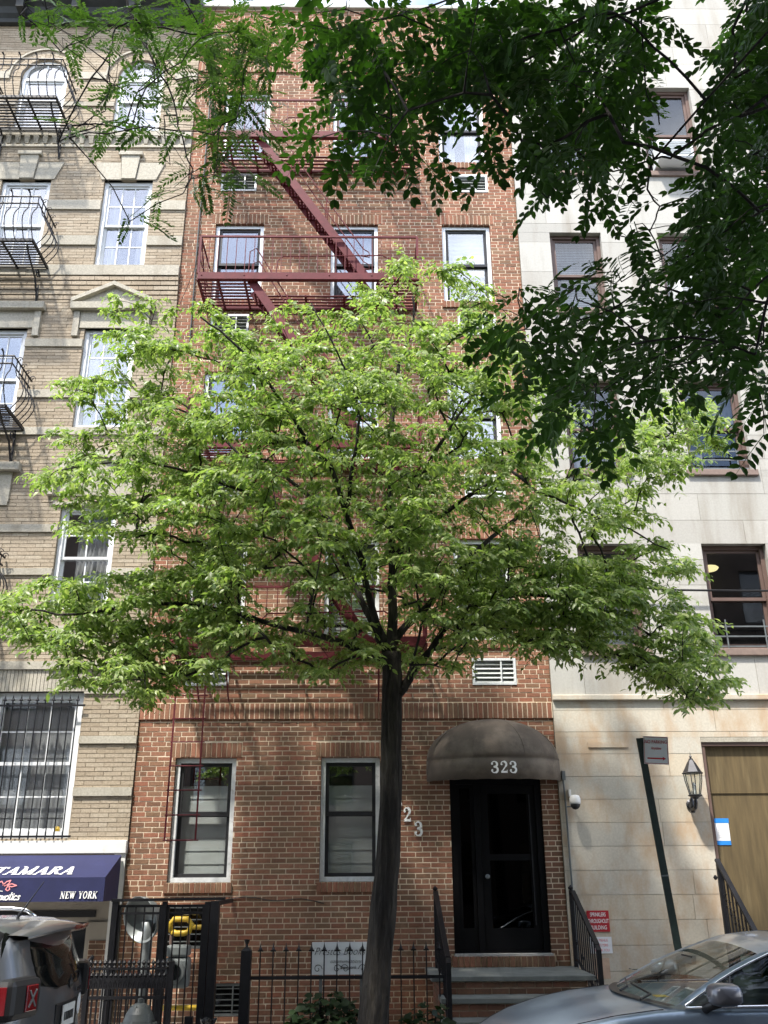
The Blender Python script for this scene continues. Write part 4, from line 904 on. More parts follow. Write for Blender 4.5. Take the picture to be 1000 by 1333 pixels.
# ------------------------------------------------------------------ areaway fence
fn = thing('iron_fence', 'low black iron picket fence with spear tips behind the street tree', 'fence', (-.3, -1.4, 0))
FY = -1.4
for z in (.985, .30): MB().bar((-1.40, FY, z), (.86, FY, z), .016, .035).obj('rail', M_IRON, fn)
xx = -1.26
while xx < .82:
    p = MB(); p.bar((xx, FY, .08), (xx, FY, 1.30), .015); p.lathe([(.0, 0), (.022, .02), (.009, .05), (0, .1)], (xx, FY, 1.26), 6); p.bar((xx - .032, FY, 1.265), (xx + .032, FY, 1.265), .012, .018)
    p.obj('picket', M_IRON, fn); xx += .1475
po = MB(); po.bar((-1.42, FY, 0), (-1.42, FY, 1.27), .115); po.add([(-1.4775, FY - .0575, 1.27), (-1.3625, FY - .0575, 1.27), (-1.3625, FY + .0575, 1.27), (-1.4775, FY + .0575, 1.27), (-1.42, FY, 1.32)], [(0, 1, 4), (1, 2, 4), (2, 3, 4), (3, 0, 4)])
po.lathe([(.0, 0), (.018, .01), (.012, .03), (.03, .07), (.035, .085), (0, .09)], (-1.42, FY, 1.30), 8); po.obj('post', M_IRON, fn)
# white script-lettered sign on the wall behind the fence
sg = thing('script_sign', 'white sign with black script lettering on the brick behind the picket fence', 'sign', (-.38, -.5, .9))
box('panel', M_SIGNWHITE, sg, -.715, .02, -.52, -.495, .935, 1.30)
for zz in (-.6, -.1): MB().bar((zz, -.505, .0), (zz, -.505, .935), .04).obj('leg', M_GALV, sg)
def text(body, x, y, z, size, m_, parent, shear=0, name='lettering', rot=None, align='LEFT', bold=0, xs=1.):
    cu = bpy.data.curves.new(name, 'FONT'); cu.body = body; cu.size = size; cu.shear = shear; cu.extrude = .0008; cu.align_x = align; cu.offset = bold
    cu.materials.append(m_); o = bpy.data.objects.new(name, cu); COL.objects.link(o); o.rotation_euler = rot or (R(90), 0, 0); o.scale = (xs, 1, 1)
    if parent: o.parent = parent
    o.location = Vector((x, y, z)) - org(parent)
    me = bpy.data.meshes.new_from_object(o); o2 = bpy.data.objects.new(name, me); COL.objects.link(o2); o2.parent = parent; o2.rotation_euler = o.rotation_euler; o2.scale = o.scale; o2.location = o.location
    bpy.data.objects.remove(o); o2.name = name; return o2
text('Prestos Books', -.69, -.5225, 1.155, .125, M_BLACKPL, sg, shear=.45, xs=.86, bold=-.0022); text('communications', -.49, -.5225, 1.065, .062, M_BLACKPL, sg, shear=.4, xs=.95, bold=-.001); text('new york', -.36, -.5225, 1.0, .05, M_BLACKPL, sg, shear=.4)
fl2 = MB()
for cx, s in ((-.64, 1), (-.40, 1), (-.30, -1), (-.08, -1)):
    pts = [(cx + s * (.055 - .0035 * k) * math.cos(k * .55), 1.0 + (.055 - .0035 * k) * math.sin(k * .55)) for k in range(14)]; script(fl2, pts, .007, -.5225)
fl2.obj('flourish', M_BLACKPL, sg)

# ------------------------------------------------------------------ gate cage with the gas meters
gt = thing('iron_gate', 'tall black iron gate frame in front of the gas meters', 'gate', (-2.4, -1.4, 0)); GY = -1.4
for xx, w, h in ((-2.975, .07, 1.80), (-2.40, .055, 1.80), (-1.90, .06, 1.79), (-1.81, .10, 1.80)): MB().bar((xx, GY, 0), (xx, GY, h), w).obj('post', M_IRON, gt)
MB().bar((-1.85, GY + .06, 0), (-1.85, GY + 1.35, 0), .04, .05).obj('sill_rail', M_IRON, gt)
MB().bar((-1.81, GY, 1.775), (-1.81, -.02, 1.775), .04, .05).obj('top_rail', M_IRON, gt); MB().bar((-3.02, GY - .002, 1.815), (-1.70, GY - .002, 1.825), .09, .03).obj('top_rail', M_IRON, gt)
for (a, b) in ((-2.94, -2.43), (-2.37, -1.93)):
    lf = MB(); frame_box(lf, a, b, .12, 1.765, .028, GY - .016, GY + .016); lfo = lf.obj('gate_leaf', M_IRON, gt); MB().box(a + .03, b - .03, GY - .012, GY + .012, 1.66, 1.685).obj('rail', M_IRON, lfo)
    n = 4
    for i in range(n): xx = a + (b - a) * (i + 1) / (n + 1); MB().bar((xx, GY, .14), (xx, GY, 1.75), .014).obj('bar', M_IRON, lfo)
MB().box(-2.08, -1.99, GY - .04, GY + .03, .50, .60).obj('lock_box', M_IRON, gt)
gm = thing('gas_meter', 'grey gas meter with a round dial and yellow pipework behind the iron gate', 'gas meter', (-2.25, -.25, .3))
b_ = MB(); b_.box(-2.40, -2.10, -.40, -.16, .78, 1.13); b_.obj('meter_case', M_METER, gm, bevel=.04); b_ = MB(); b_.box(-2.39, -2.11, -.41, -.17, 1.135, 1.27); b_.obj('meter_top', M_METER, gm, bevel=.03)
MB().lathe([(.0, .0), (.115, .0), (.13, .012), (.12, .045), (.095, .05), (0, .05)], (-2.26, -.40, .97), 22, (0, -1, 0)).obj('dial', M_GALV, gm); MB().lathe([(.0, .0), (.09, .0), (.085, .012), (0, .018)], (-2.26, -.452, .97), 20, (0, -1, 0)).obj('dial_glass', M_GLASSD, gm)
for pts, r_ in (([(-2.36, -.28, 1.27), (-2.36, -.28, 1.44)], .02), ([(-2.14, -.28, 1.27), (-2.14, -.28, 1.44)], .02)): MB().tube(pts, r_, 8).obj('riser', M_BROWNFR, gm)
def pipe(pts, r, n=10):
    out = MB(); out.tube(pts, r, n); 
    for p in pts[1:-1]: out.lathe([(r * 1.3, -r * 1.2), (r * 1.45, 0), (r * 1.3, r * 1.2)], p, n)
    return out
lo = MB(); lo.tube([(-2.36, -.28, 1.42), (-2.39, -.28, 1.50), (-2.34, -.28, 1.565), (-2.16, -.28, 1.565), (-2.11, -.28, 1.50), (-2.14, -.28, 1.42), (-2.2, -.28, 1.40), (-2.3, -.28, 1.40), (-2.36, -.28, 1.42)], .036, 10); lo.obj('yellow_manifold', M_YELLOW, gm, smooth=True)
MB().tube([(-2.13, -.28, 1.47), (-1.80, -.26, 1.47)], .03, 10).obj('supply_pipe', M_YELLOW, gm, smooth=True); MB().tube([(-2.5, -.3, .56), (-1.97, -.3, .56)], .032, 10).obj('supply_pipe', M_YELLOW, gm, smooth=True)
MB().tube([(-1.92, -.26, .1), (-1.92, -.26, 1.5)], .012, 8).obj('thin_pipe', M_YELLOW, gm)
for k, (xa, za) in enumerate(((-2.80, 1.46),)):
    yp = MB(); yp.tube([(xa, -.3, 1.30), (xa, -.3, za), (xa + .03, -.3, za + .08), (xa + .1, -.3, za + .1), (xa + .13, -.3, za + .02), (xa + .13, -.3, 1.2)], .034, 10); yp.obj('yellow_pipe', M_YELLOW, gm, smooth=True)
gm.location.x -= .16
vd = thing('vent_hood', 'grey rounded metal hood on a thick pipe behind the iron gate', 'vent', (-2.66, -.75, 0))
vc = Vector((-2.82, -.78, 1.58)); va = Vector((-.5, -.8, -.22)).normalized(); dh = MB()
dh.lathe([(.0, -.20), (.08, -.19), (.16, -.14), (.212, -.06), (.232, -.002), (.24, .004), (.237, -.01), (.22, -.07), (.17, -.15), (.09, -.205), (.0, -.22)], vc, 24, va); dh.v = [tuple(vc + (Vector(q) - vc) * 1.15) for q in dh.v]; dh.obj('hood', M_GALV, vd, smooth=True); MB().tube([vc - va * .12 + Vector((0, 0, -.05)), vc - va * .16 + Vector((0, 0, -.2)), Vector((vc.x - va.x * .16, vc.y - va.y * .16, 0))], .06, 12).obj('pipe', M_GALV, vd, smooth=True)

# ornate cast-iron fence of the tan building's areaway, with its return
of = thing('ornate_iron_fence', 'ornate black cast-iron fence with scrollwork below the navy shop awning', 'fence', (-2.6, -2.4, 0)); OY = -2.4
def ornate(p0, p1, n):
    p0, p1 = Vector(p0), Vector(p1); d_ = (p1 - p0)
    for z, w in ((.90, .03), (1.17, .02), (.22, .03)): MB().bar(p0 + Vector((0, 0, z)), p1 + Vector((0, 0, z)), .03, w).obj('rail', M_IRON, of)
    for i in range(n + 1):
        p = p0 + d_ * i / n; k = MB(); k.bar(p + Vector((0, 0, .05)), p + Vector((0, 0, 1.2)), .017); k.lathe([(.0, 0), (.02, .012), (.01, .03), (.024, .055), (.0, .085)], p + Vector((0, 0, 1.175)), 7); k.obj('picket', M_IRON, of)
    m = n
    for i in range(m):
        c = p0 + d_ * (i + .5) / m; u = d_.normalized(); s_ = MB()
        for sg_ in (-1, 1):
            s_.tube([c + u * (sg_ * (.03 - .0018 * k) * math.cos(k * .6) + sg_ * .012) + Vector((0, 0, 1.035 + (.085 - .005 * k) * math.sin(k * .6))) for k in range(14)], .010, 5)
        s_.lathe([(0, 0), (.022, .02), (0, .05)], c + Vector((0, 0, 1.09)), 6); s_.obj('scroll', M_IRON, of)
ornate((-2.93, OY, 0), (-2.12, OY, 0), 16); ornate((-2.97, OY, 0), (-3.12, OY + .75, 0), 8)
for xx in (-2.95, -2.08): MB().bar((xx, OY, 0), (xx, OY, 1.24), .05).obj('post', M_IRON, of)
hy = thing('fire_hydrant', 'grey domed fire hydrant on the pavement before the ornate fence', 'hydrant', (-2.30, -2.75, 0)); hc = (-2.30, -2.75, 0)
MB().lathe([(.15, 0), (.16, .03), (.125, .06), (.12, .62), (.145, .63), (.15, .66), (.16, .665), (.16, .685)], hc, 20).obj('barrel', M_HYDRANT, hy, smooth=False)
MB().lathe([(.175, .686), (.185, .70), (.18, .715), (.155, .72), (.15, .745), (.148, .75), (.13, .80), (.095, .855), (.05, .885), (.026, .89), (.026, .93), (.0, .935)], hc, 40).obj('bonnet', M_HYDRANT, hy)
for k in range(6): a_ = R(60 * k + 15); MB().bar((hc[0] + .152 * math.cos(a_), hc[1] + .152 * math.sin(a_), .715), (hc[0] + .085 * math.cos(a_), hc[1] + .085 * math.sin(a_), .868), .018).obj('bonnet_rib', M_HYDRANT, hy)
for dx, dy in ((-1, 0), (1, 0), (0, -1)): MB().lathe([(.06, .1), (.06, .17), (.07, .18), (.07, .21), (.02, .225), (.02, .25)], (hc[0], hc[1], .46), 12, (dx, dy, 0)).obj('nozzle_cap', M_HYDRANT, hy)
# rubbish bags
def bag(c, s, label):
    b_ = MB(); P = []; nu, nv = 18, 12
    for i in range(nu + 1):
        a_ = 2 * math.pi * i / nu; row = []
        for k in range(nv + 1):
            v = k / nv; r_ = math.sin(math.pi * min(1, v * 1.03) ** .8) * .5; r_ = max(r_, .02); wr = 1 + .09 * math.sin(a_ * 5 + v * 6 + s * 9) + .06 * math.sin(a_ * 9 - v * 11)
            if v > .82: r_ = .05 + (v - .82) * .3
            row.append((c[0] + s * r_ * wr * math.cos(a_) * 1.05, c[1] + s * r_ * wr * math.sin(a_), c[2] + s * (v * .82 + .02 * math.sin(a_ * 4)) - (s * .02 if k == 0 else 0)))
        P.append(row)
    b_.grid(P); o = b_.obj('rubbish_bag', M_PLASTICBAG, None, smooth=True, base=c); tag(o, label, 'rubbish bag', 'black rubbish bags by the fence')
bag((-1.72, -2.05, 0), .80, 'tied black rubbish bag standing between the gate and the fence post'); bag((-2.08, -2.0, 0), .72, 'smaller black rubbish bag leaning by the hydrant'); bag((-1.50, -2.2, .0), .66, 'lowest black rubbish bag right under the fence post')

# ------------------------------------------------------------------ things on the limestone wall
ln = thing('wall_lantern', 'dark metal wall lantern with glass panes beside the boarded entrance', 'lantern', (4.40, PY, 2.86))
lx, ly = 4.405, PY - .23
rf = MB(); rf.lathe([(.135, 0), (.14, .012), (.125, .022), (.09, .085), (.055, .15), (.03, .185), (.028, .20), (.012, .21), (.018, .23), (.006, .25), (.0, .30)], (lx, ly, 3.335), 6); rf.obj('cap', M_LANTERN, ln)
cgl = MB(); cgl.lathe([(.072, 0), (.082, .05), (.112, .18), (.122, .27)], (lx, ly, 3.065), 6); cgl.obj('pane', M_CLEAR, ln)
for k in range(6): a_ = R(60 * k); MB().tube([(lx + r_ * math.cos(a_ + .0), ly + r_ * math.sin(a_), 3.06 + h) for r_, h in ((.075, 0), (.085, .05), (.115, .18), (.126, .28))], .007, 5).obj('cage_bar', M_LANTERN, ln)
MB().lathe([(.03, -.05), (.05, -.03), (.09, -.015), (.095, .0), (.07, .006)], (lx, ly, 3.06), 12).obj('base', M_LANTERN, ln); MB().lathe([(.012, 0), (.014, .09), (.01, .1), (.018, .13), (0, .17)], (lx, ly, 3.065), 8).obj('bulb', M_LETTER, ln)
MB().tube([(lx, ly, 3.02), (lx, ly, 2.97), (lx, ly + .05, 2.90), (lx, ly + .14, 2.88), (lx, PY - .02, 2.92)], [.02, .024, .026, .03, .03], 8).obj('arm', M_LANTERN, ln)
MB().lathe([(.0, 0), (.065, .0), (.07, .02), (.045, .04), (0, .045)], (lx, PY - .001, 2.95), 12, (0, -1, 0)).obj('back_plate', M_LANTERN, ln); MB().lathe([(.03, -.02), (.045, .06), (.02, .16), (0, .2)], (lx, PY - .06, 2.86), 8).obj('scroll', M_LANTERN, ln)
sc_ = thing('security_camera', 'white dome security camera on the limestone wall by the brown awning', 'camera', (2.80, PY, 2.95)); cxx = 2.775
MB().tube([(cxx - .02, PY, 3.03), (cxx - .02, PY - .1, 3.05), (cxx, PY - .18, 3.04)], .02, 8).obj('arm', M_CAMW, sc_); MB().lathe([(.02, .1), (.06, .09), (.075, .05), (.075, .0), (.07, -.02)], (cxx, PY - .2, 2.97), 16).obj('housing', M_CAMW, sc_, smooth=True)
MB().lathe([(.066, -.022), (.058, -.055), (.035, -.08), (0, -.09)], (cxx, PY - .2, 2.97), 16).obj('dome', M_BLACKPL, sc_, smooth=True); MB().box(cxx - .05, cxx - .02, PY - .09, PY, 3.06, 3.15).obj('junction_box', M_CAMW, sc_)
cp = MB(); cp.tube([(2.665, PY - .03, 3.33), (2.67, PY - .05, 3.2), (2.68, PY - .03, 3.0), (2.685, PY - .03, 1.4), (2.685, PY - .03, .2)], .014, 6); cp.tube([(2.69, PY - .03, 2.93), (2.76, PY - .06, 2.93)], .01, 6); cp.box(2.655, 2.70, PY - .06, PY - .005, 3.28, 3.40)
o = cp.obj('cable_conduit', M_GALV); tag(o, 'grey conduit running down the limestone edge below the security camera', 'conduit')
ss = thing('sprinkler_sign', 'red sign reading SPRINKLERS THROUGHOUT BUILDING on the limestone wall', 'sign', (2.995, PY, 1.38)); box('panel', M_SIGNRED, ss, 2.852, 3.142, PY - .012, PY - .0025, 1.37, 1.625)
for i, w_ in enumerate(('SPRINKLERS', 'THROUGHOUT', 'BUILDING')): text(w_, 2.997, PY - .0135, 1.555 - i * .078, .068, M_LETTER, ss, align='CENTER', bold=.0006, xs=.57 if i < 2 else .7)
ns = thing('wall_notice', 'white paper notice with faint red print under the red sprinkler sign', 'notice', (3.01, PY, 1.12)); box('panel', M_PAPER, ns, 2.868, 3.152, PY - .008, PY - .0025, 1.115, 1.31)
for i in range(3): text(('NO MENUS', 'NO FLYERS', 'THANK YOU')[i], 3.01, PY - .009, 1.255 - i * .058, .045, M_PINK, ns, align='CENTER', xs=.8)
o = box('patched_stone', mat('pink_patch', (.52, .37, .27), .9, var=.15, scale=14), None, 2.89, 3.10, PY - .006, PY - .0025, .82, 1.06); tag(o, 'faded pinkish patch on the limestone below the paper notice', 'patch')
nt = thing('taped_notice', 'white paper notice held by blue tape on the plywood door', 'notice', (4.76, PY, 2.45)); box('paper', M_PAPER, nt, 4.735, 4.925, PY + .094, PY + .098, 2.46, 2.75)
box('tape', M_TAPE, nt, 4.728, 4.932, PY + .0915, PY + .0935, 2.715, 2.775); box('tape', M_TAPE, nt, 4.735, 4.925, PY + .0915, PY + .0935, 2.43, 2.485)
for i in range(8): box('print_line', M_ACGRILLE, nt, 4.765, 4.885 - .02 * (i % 3), PY + .0928, PY + .0938, 2.68 - i * .022, 2.684 - i * .022)
rr = thing('stair_railing', 'black iron stair railing with close bars before the boarded entrance', 'railing', (4.56, -1., .3)); rx = 4.60
MB().bar((rx, -.25, .4), (rx, -.25, 2.20), .05).obj('post', M_IRON, rr); MB().bar((rx, -.22, 2.24), (rx, -1.95, .80), .06, .035).obj('top_rail', M_IRON, rr); MB().bar((rx, -.25, 1.10), (rx, -1.45, .12), .04, .03).obj('bottom_rail', M_IRON, rr); MB().bar((rx, -1.92, 0), (rx, -1.92, .83), .05).obj('post', M_IRON, rr)
MB().lathe([(0, 0), (.03, .02), (.03, .04), (0, .06)], (rx - .03, -.25, 2.02), 8, (-1, 0, 0)).obj('knob', M_IRON, rr)
for i in range(1, 15):
    y = -.25 - i * .115; zt = 2.24 + (y + .22) * (1.44 / 1.73); k = MB(); k.bar((rx, y, max(0, zt - 1.13)), (rx, y, zt), .018)
    for j in range(3): c = zt - .3 - j * .07; k.lathe([(0, -.012), (.026, 0), (0, .012)], (rx, y, c), 6)
    k.obj('bar', M_IRON, rr)
# parking sign on its leaning post
ps = thing('parking_sign', 'NO PARKING Anytime sign with a red arrow on a leaning dark post', 'sign', (3.13, -3.3, 0)); b0, b1 = Vector((3.125, -3.3, 0)), Vector((2.855, -3.3, 3.40))
pm = MB(); pm.bar(b0, b1, .068, .03); pm.bar(b0 + Vector((0, .03, 0)), b1 + Vector((0, .03, 0)), .02, .03); pm.obj('post', M_POLE, ps); mid = b0 + (b1 - b0) * .60; MB().bar(mid, mid + Vector((-.001, 0, .015)), .072, .034).obj('splice', M_GALV, ps)
psx = Matrix.Translation((2.868, -3.325, 3.135)) @ Matrix.Rotation(R(4), 4, 'Y') @ Matrix.Rotation(R(-12), 4, 'Z')
def onsign(mb, name, m_):
    mb.v = [tuple(psx @ Vector(v)) for v in mb.v]; return mb.obj(name, m_, ps)
sgp = MB(); sgp.box(0, .25, 0, .004, 0, .285); onsign(sgp, 'panel', M_SIGNWHITE)
e_ = MB(); e_.box(.01, .24, -.0012, -.0002, .274, .279); e_.box(.01, .24, -.0012, -.0002, .006, .011); e_.box(.0055, .0095, -.0012, -.0002, .006, .279); e_.box(.2405, .2445, -.0012, -.0002, .006, .279); onsign(e_, 'border', M_SIGNRED)
ar_ = MB(); ar_.box(.035, .19, -.0012, -.0002, .052, .066); ar_.add([(.19, -.001, .04), (.19, -.001, .078), (.222, -.001, .059)], [(0, 1, 2)]); onsign(ar_, 'arrow', M_SIGNRED)
for w_, z_, s_, sh in (('NO PARKING', .212, .05, 0), ('Anytime', .15, .042, .2)):
    o = text(w_, 0, 0, 0, s_, M_SIGNRED, ps, shear=sh, align='CENTER', xs=.74); o.matrix_basis = Matrix.Translation(-org(ps)) @ psx @ Matrix.Translation((.125, -.0012, z_)) @ Matrix.Rotation(R(90), 4, 'X') @ Matrix.Diagonal((.74, 1, 1, 1))
cb_ = MB(); cb_.tube([(3.9, -.14, 6.02), (4.6, -.14, 5.98), (5.6, -.14, 5.965), (8.4, -.14, 5.99)], .016, 6); cb_.tube([(3.9, -.14, 6.02), (3.4, -.06, 6.06)], .016, 6)
o = cb_.obj('facade_cable', M_BLACKPL); tag(o, 'dark cable strung along the limestone front past the lamp-lit window', 'cable')

# building across the street, behind the viewer: what the lower windows mirror
op = thing('row_building', 'brown brick building across the street, behind the viewer, mirrored in the windows', 'building', (0, -19, 0)); oops = []
for i in range(-9, 9):
    for k in range(5): oops.append((i * 2.1 + .5, i * 2.1 + 1.6, 1.2 + k * 3.0, 3.1 + k * 3.0))
wl = MB(); 
backing(wl, -21, 21, -.15, 15.2, oops, 0, .2); wl.v = [(x, -17.6 - y, z) for x, y, z in wl.v]; wl.obj('wall', mat('brown_brick_far', (.085, .062, .05), .9, var=.25, scale=2), op)
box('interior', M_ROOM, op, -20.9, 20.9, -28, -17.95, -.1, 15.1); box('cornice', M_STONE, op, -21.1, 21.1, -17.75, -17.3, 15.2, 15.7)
for (a, b, z0, z1) in oops: f = MB(); frame_box(f, a, b, z0, z1, .07, -17.8, -17.7); f.box(a + .07, b - .07, -17.79, -17.71, (z0 + z1) / 2 - .03, (z0 + z1) / 2 + .03); w = f.obj('window', M_BRONZE, op); box('pane', M_GLASSD, w, a + .06, b - .06, -17.77, -17.765, z0 + .06, z1 - .06)
# ------------------------------------------------------------------ blue-grey crossover parked on the right
CY0 = -4.98
cr_ = thing('parked_car', 'blue-grey crossover car with chrome window trim parked below the parking sign', 'car', (3.1, CY0, ROADZ))
def ip(x, xs, ys): return float(np.interp(x, xs, ys))
XS = [.70, .74, .80, .90, 1.04, 1.2, 1.48, 1.75, 2.05, 2.4, 4.6, 5.0, 5.25, 5.38, 5.44]
HW = [.50, .66, .76, .835, .875, .895, .915, .92, .92, .92, .92, .91, .875, .80, .66]
ZT = [.66, .75, .82, .90, .975, 1.035, 1.11, 1.155, 1.185, 1.185, 1.19, 1.17, 1.12, 1.02, .86]
ZE = [.60, .69, .76, .84, .915, .985, 1.065, 1.115, 1.15, 1.17, 1.18, 1.15, 1.08, .96, .80]
WX = (1.56, 4.36); WR = .36
def zbot(x):
    z = .10
    for c in WX:
        d = abs(x - c)
        if d < .43: z = max(z, .23 + math.sqrt(.43 ** 2 - d * d))
    return z
st = sorted(set(list(np.linspace(.70, 5.44, 60)) + XS)); P = []
for x in st:
    hw, zt, ze = ip(x, XS, HW), ip(x, XS, ZT), ip(x, XS, ZE); zb = min(zbot(x), ze - .12)
    half = [(-.965, zb), (-1., zb + (ze - zb) * .3), (-1.0, zb + (ze - zb) * .62), (-.975, zb + (ze - zb) * .84), (-.985, ze - .055), (-.955, ze - .012), (-.9, ze + (zt - ze) * .12), (-.72, ze + (zt - ze) * .50), (-.4, ze + (zt - ze) * .88), (0, zt)]
    ring = half + [(-y, z) for y, z in half[-2::-1]]
    P.append([(x, CY0 + y * hw, z) for y, z in ring])
bd = MB(); bd.grid(P); nr = len(P[0]); bd.add(P[0], [tuple(range(nr))]); bd.add(P[-1], [tuple(reversed(range(nr)))])
body = bd.obj('body', M_CAR, cr_, smooth=True)
def roofp(x, u):                                                 # u in -1..1 across
    rz = ip(x, [2.86, 3.1, 3.5, 3.9, 4.4, 4.8, 5.12], [1.545, 1.60, 1.635, 1.645, 1.62, 1.57, 1.49]); rw = ip(x, [2.86, 3.2, 4.4, 5.12], [.60, .645, .64, .58])
    return Vector((x - .05 * u * u * (1 if x < 3 else 0) * -1, CY0 + rw * u, rz - .045 * abs(u) ** 2.2))
rp = MB(); P = []
for x in np.linspace(2.86, 5.12, 22): P.append([roofp(x, u) for u in np.linspace(-1, 1, 15)])
rp.grid(P); rp.obj('roof', M_CAR, cr_, smooth=True)
gp = MB(); P = []
for x in np.linspace(3.3, 4.3, 6): P.append([roofp(x, u) + Vector((0, 0, .004)) for u in np.linspace(-.8, .8, 9)])
gp.grid(P); gp.obj('sunroof', M_CARGLASSD, cr_, smooth=True)
def belt(s, x): return Vector((x, CY0 + s * ip(x, [2.2, 2.6, 4.6, 5.1], [.875, .885, .88, .83]), ip(x, [2.2, 3.5, 4.9], [1.175, 1.19, 1.225])))
def wtop(s, x): return Vector((x, CY0 + s * ip(x, [2.28, 2.9, 3.2, 4.4, 4.95], [.855, .70, .69, .685, .72]), ip(x, [2.26, 2.6, 2.95, 3.3, 3.8, 4.3, 4.95], [1.185, 1.37, 1.50, 1.555, 1.57, 1.53, 1.30])))
def wsb(u): return Vector((2.02 + .17 * u * u, CY0 + .80 * u, 1.187 - .012 * u * u))
ws_ = MB(); P = []
for t in np.linspace(0, 1, 9): P.append([wsb(u) * (1 - t) + (roofp(2.86, u * .97) + Vector((0, 0, .004))) * t + Vector((-.0, 0, .028 * math.sin(math.pi * t))) for u in np.linspace(-1, 1, 15)])
ws_.grid(P); ws_.obj('windscreen', M_CARGLASS, cr_, smooth=True)
hb = MB(); P = [[roofp(2.86, u) * (1 - t) + wsb(u) * t + Vector((0, 0, .012 + .0)) + Vector((-.004, 0, .005)) for u in np.linspace(-.98, .98, 13)] for t in (.0, .07)]
hb.grid(P)
for s in (-1, 1):
    pl = MB(); P = []
    for x in np.linspace(2.86, 5.0, 20): e = roofp(x, s); P.append([e, e * .55 + wtop(s, x) * .45 + Vector((0, s * .018, .02)), wtop(s, x) + Vector((0, 0, .012))])
    pl.grid(P); pl.obj('roof_rail', M_CAR, cr_, smooth=True)
    ap = MB(); P = []
    for t in np.linspace(0, 1, 9):
        a_ = wsb(s * 1.0) * (1 - t) + roofp(2.86, s) * t + Vector((0, 0, .026 * math.sin(math.pi * t))); b_ = wtop(s, 2.26 + (2.9 - 2.26) * t); P.append([a_, a_ * .5 + b_ * .5 + Vector((-.012, s * .014, .014)), b_])
    ap.grid(P); ap.obj('windscreen_pillar', M_CAR, cr_, smooth=True)
    sg_ = MB(); P = []
    for x in np.linspace(2.27, 4.93, 24): P.append([belt(s, x), (belt(s, x) + wtop(s, x)) / 2 + Vector((0, s * .012, 0)), wtop(s, x)])
    sg_.grid(P); sg_.obj('side_window', M_CARGLASSD, cr_, smooth=True)
    MB().tube([belt(s, x) + Vector((0, s * .008, 0)) for x in np.linspace(4.95, 2.24, 16)] + [wtop(s, x) + Vector((-.004, s * .008, .004)) for x in np.linspace(2.25, 4.95, 20)], .011, 6).obj('chrome_trim', M_CHROME, cr_, smooth=True)
    bp = MB(); bp.grid([[belt(s, 3.5), wtop(s, 3.55)], [belt(s, 3.6), wtop(s, 3.65)]]); bp.v = [(v[0], v[1] + s * .008, v[2]) for v in bp.v]; bp.obj('door_pillar', M_BLACKPL, cr_)
    bp = MB(); bp.tube([belt(s, 2.56), wtop(s, 2.62)], .009, 5); bp.obj('quarter_bar', M_BLACKPL, cr_)
    # mirror
    mc = Vector((2.47 if s < 0 else 2.66, CY0 + s * 1.035, 1.27)); mm = MB(); P = []
    for a_ in np.linspace(0, 2 * math.pi, 17):
        row = []
        for v in np.linspace(-math.pi / 2, math.pi / 2, 9):
            cv_ = abs(math.cos(v)) ** .55; ca, sa = math.cos(a_), math.sin(a_)
            row.append(mc + Vector((.125 * cv_ * math.copysign(abs(ca) ** .6, ca) * (1 if ca > 0 else .9), .115 * math.sin(v) * s, .078 * cv_ * math.copysign(abs(sa) ** .65, sa) * (1 if sa > 0 else .9))))
        P.append(row)
    mm.grid(P); mr_ = mm.obj('door_mirror', mat('mirror_shell_grey', (.13, .13, .145), .35, metal=.4, coat=.6, var=.03) if s < 0 else M_CAR, cr_, smooth=True)
    MB().tube([mc + Vector((-.02, -s * .05, -.05)), (2.40, CY0 + s * .93, 1.19), (2.38, CY0 + s * .88, 1.17)], [.035, .03, .035], 8).obj('mirror_stalk', M_BLACKPL, mr_, smooth=True)
    MB().box(2.36, 2.44, mc.y - s * .02 - .06, mc.y - s * .02 + .06, 1.262, 1.27).obj('indicator', M_CHROME, mr_)
    hl = MB(); hl.grid([[Vector((x, CY0 + s * (ip(x, XS, HW) * .99 + .004), ip(x, XS, ZE) - dz)) for dz in (.05, .10, .15)] for x in np.linspace(.92, 1.32, 8)]); hl.obj('headlight', M_CARGLASSD, cr_, smooth=True)
    for c in WX:
        wc = (c, CY0 + s * .80, .23); ax = (0, s, 0); ty = MB().lathe([(.25, -.1), (.345, -.1), (.36, -.07), (.36, .07), (.345, .105), (.24, .11)], wc, 28, ax).obj('tyre', M_TYRE, cr_); rim = MB(); rim.lathe([(.0, .06), (.05, .07), (.07, .05), (.23, .085), (.245, .1), (.245, -.05)], wc, 28, ax); rim.obj('rim', M_GALV, cr_, smooth=True)
bw = MB(); bw.grid([[roofp(5.12, u) * (1 - t) + Vector((5.40, CY0 + .70 * u, 1.13)) * t for u in np.linspace(-1, 1, 9)] for t in np.linspace(0, 1, 4)]); bw.obj('rear_window', M_CARGLASSD, cr_, smooth=True)
cw = MB(); cw.grid([[wsb(u) + Vector((-.08 * t * (1 - .3 * abs(u)) + .01, 0, .008 - .004 * t)) for u in np.linspace(-1, 1, 13)] for t in (0, .5, 1)]); cw.obj('cowl_panel', M_BLACKPL, cr_, smooth=True)
for ya, yb in ((-.55, .08), (.05, .62)):
    a_, b_ = wsb(ya), wsb(yb); MB().tube([Vector((2.0, CY0 + ya - .05, 1.20)), a_ + Vector((.05, 0, .035)), b_ + Vector((.09, 0, .055))], .009, 5).obj('wiper', M_BLACKPL, cr_)
# lip of the bonnet seam
for s in (-1, 1): MB().tube([(x, CY0 + s * ip(x, XS, HW) * .89, ip(x, XS, ZE) + (ip(x, XS, ZT) - ip(x, XS, ZE)) * .15 + .001) for x in np.linspace(.95, 2.1, 16)], .004, 4).obj('bonnet_seam', M_BLACKPL, cr_)
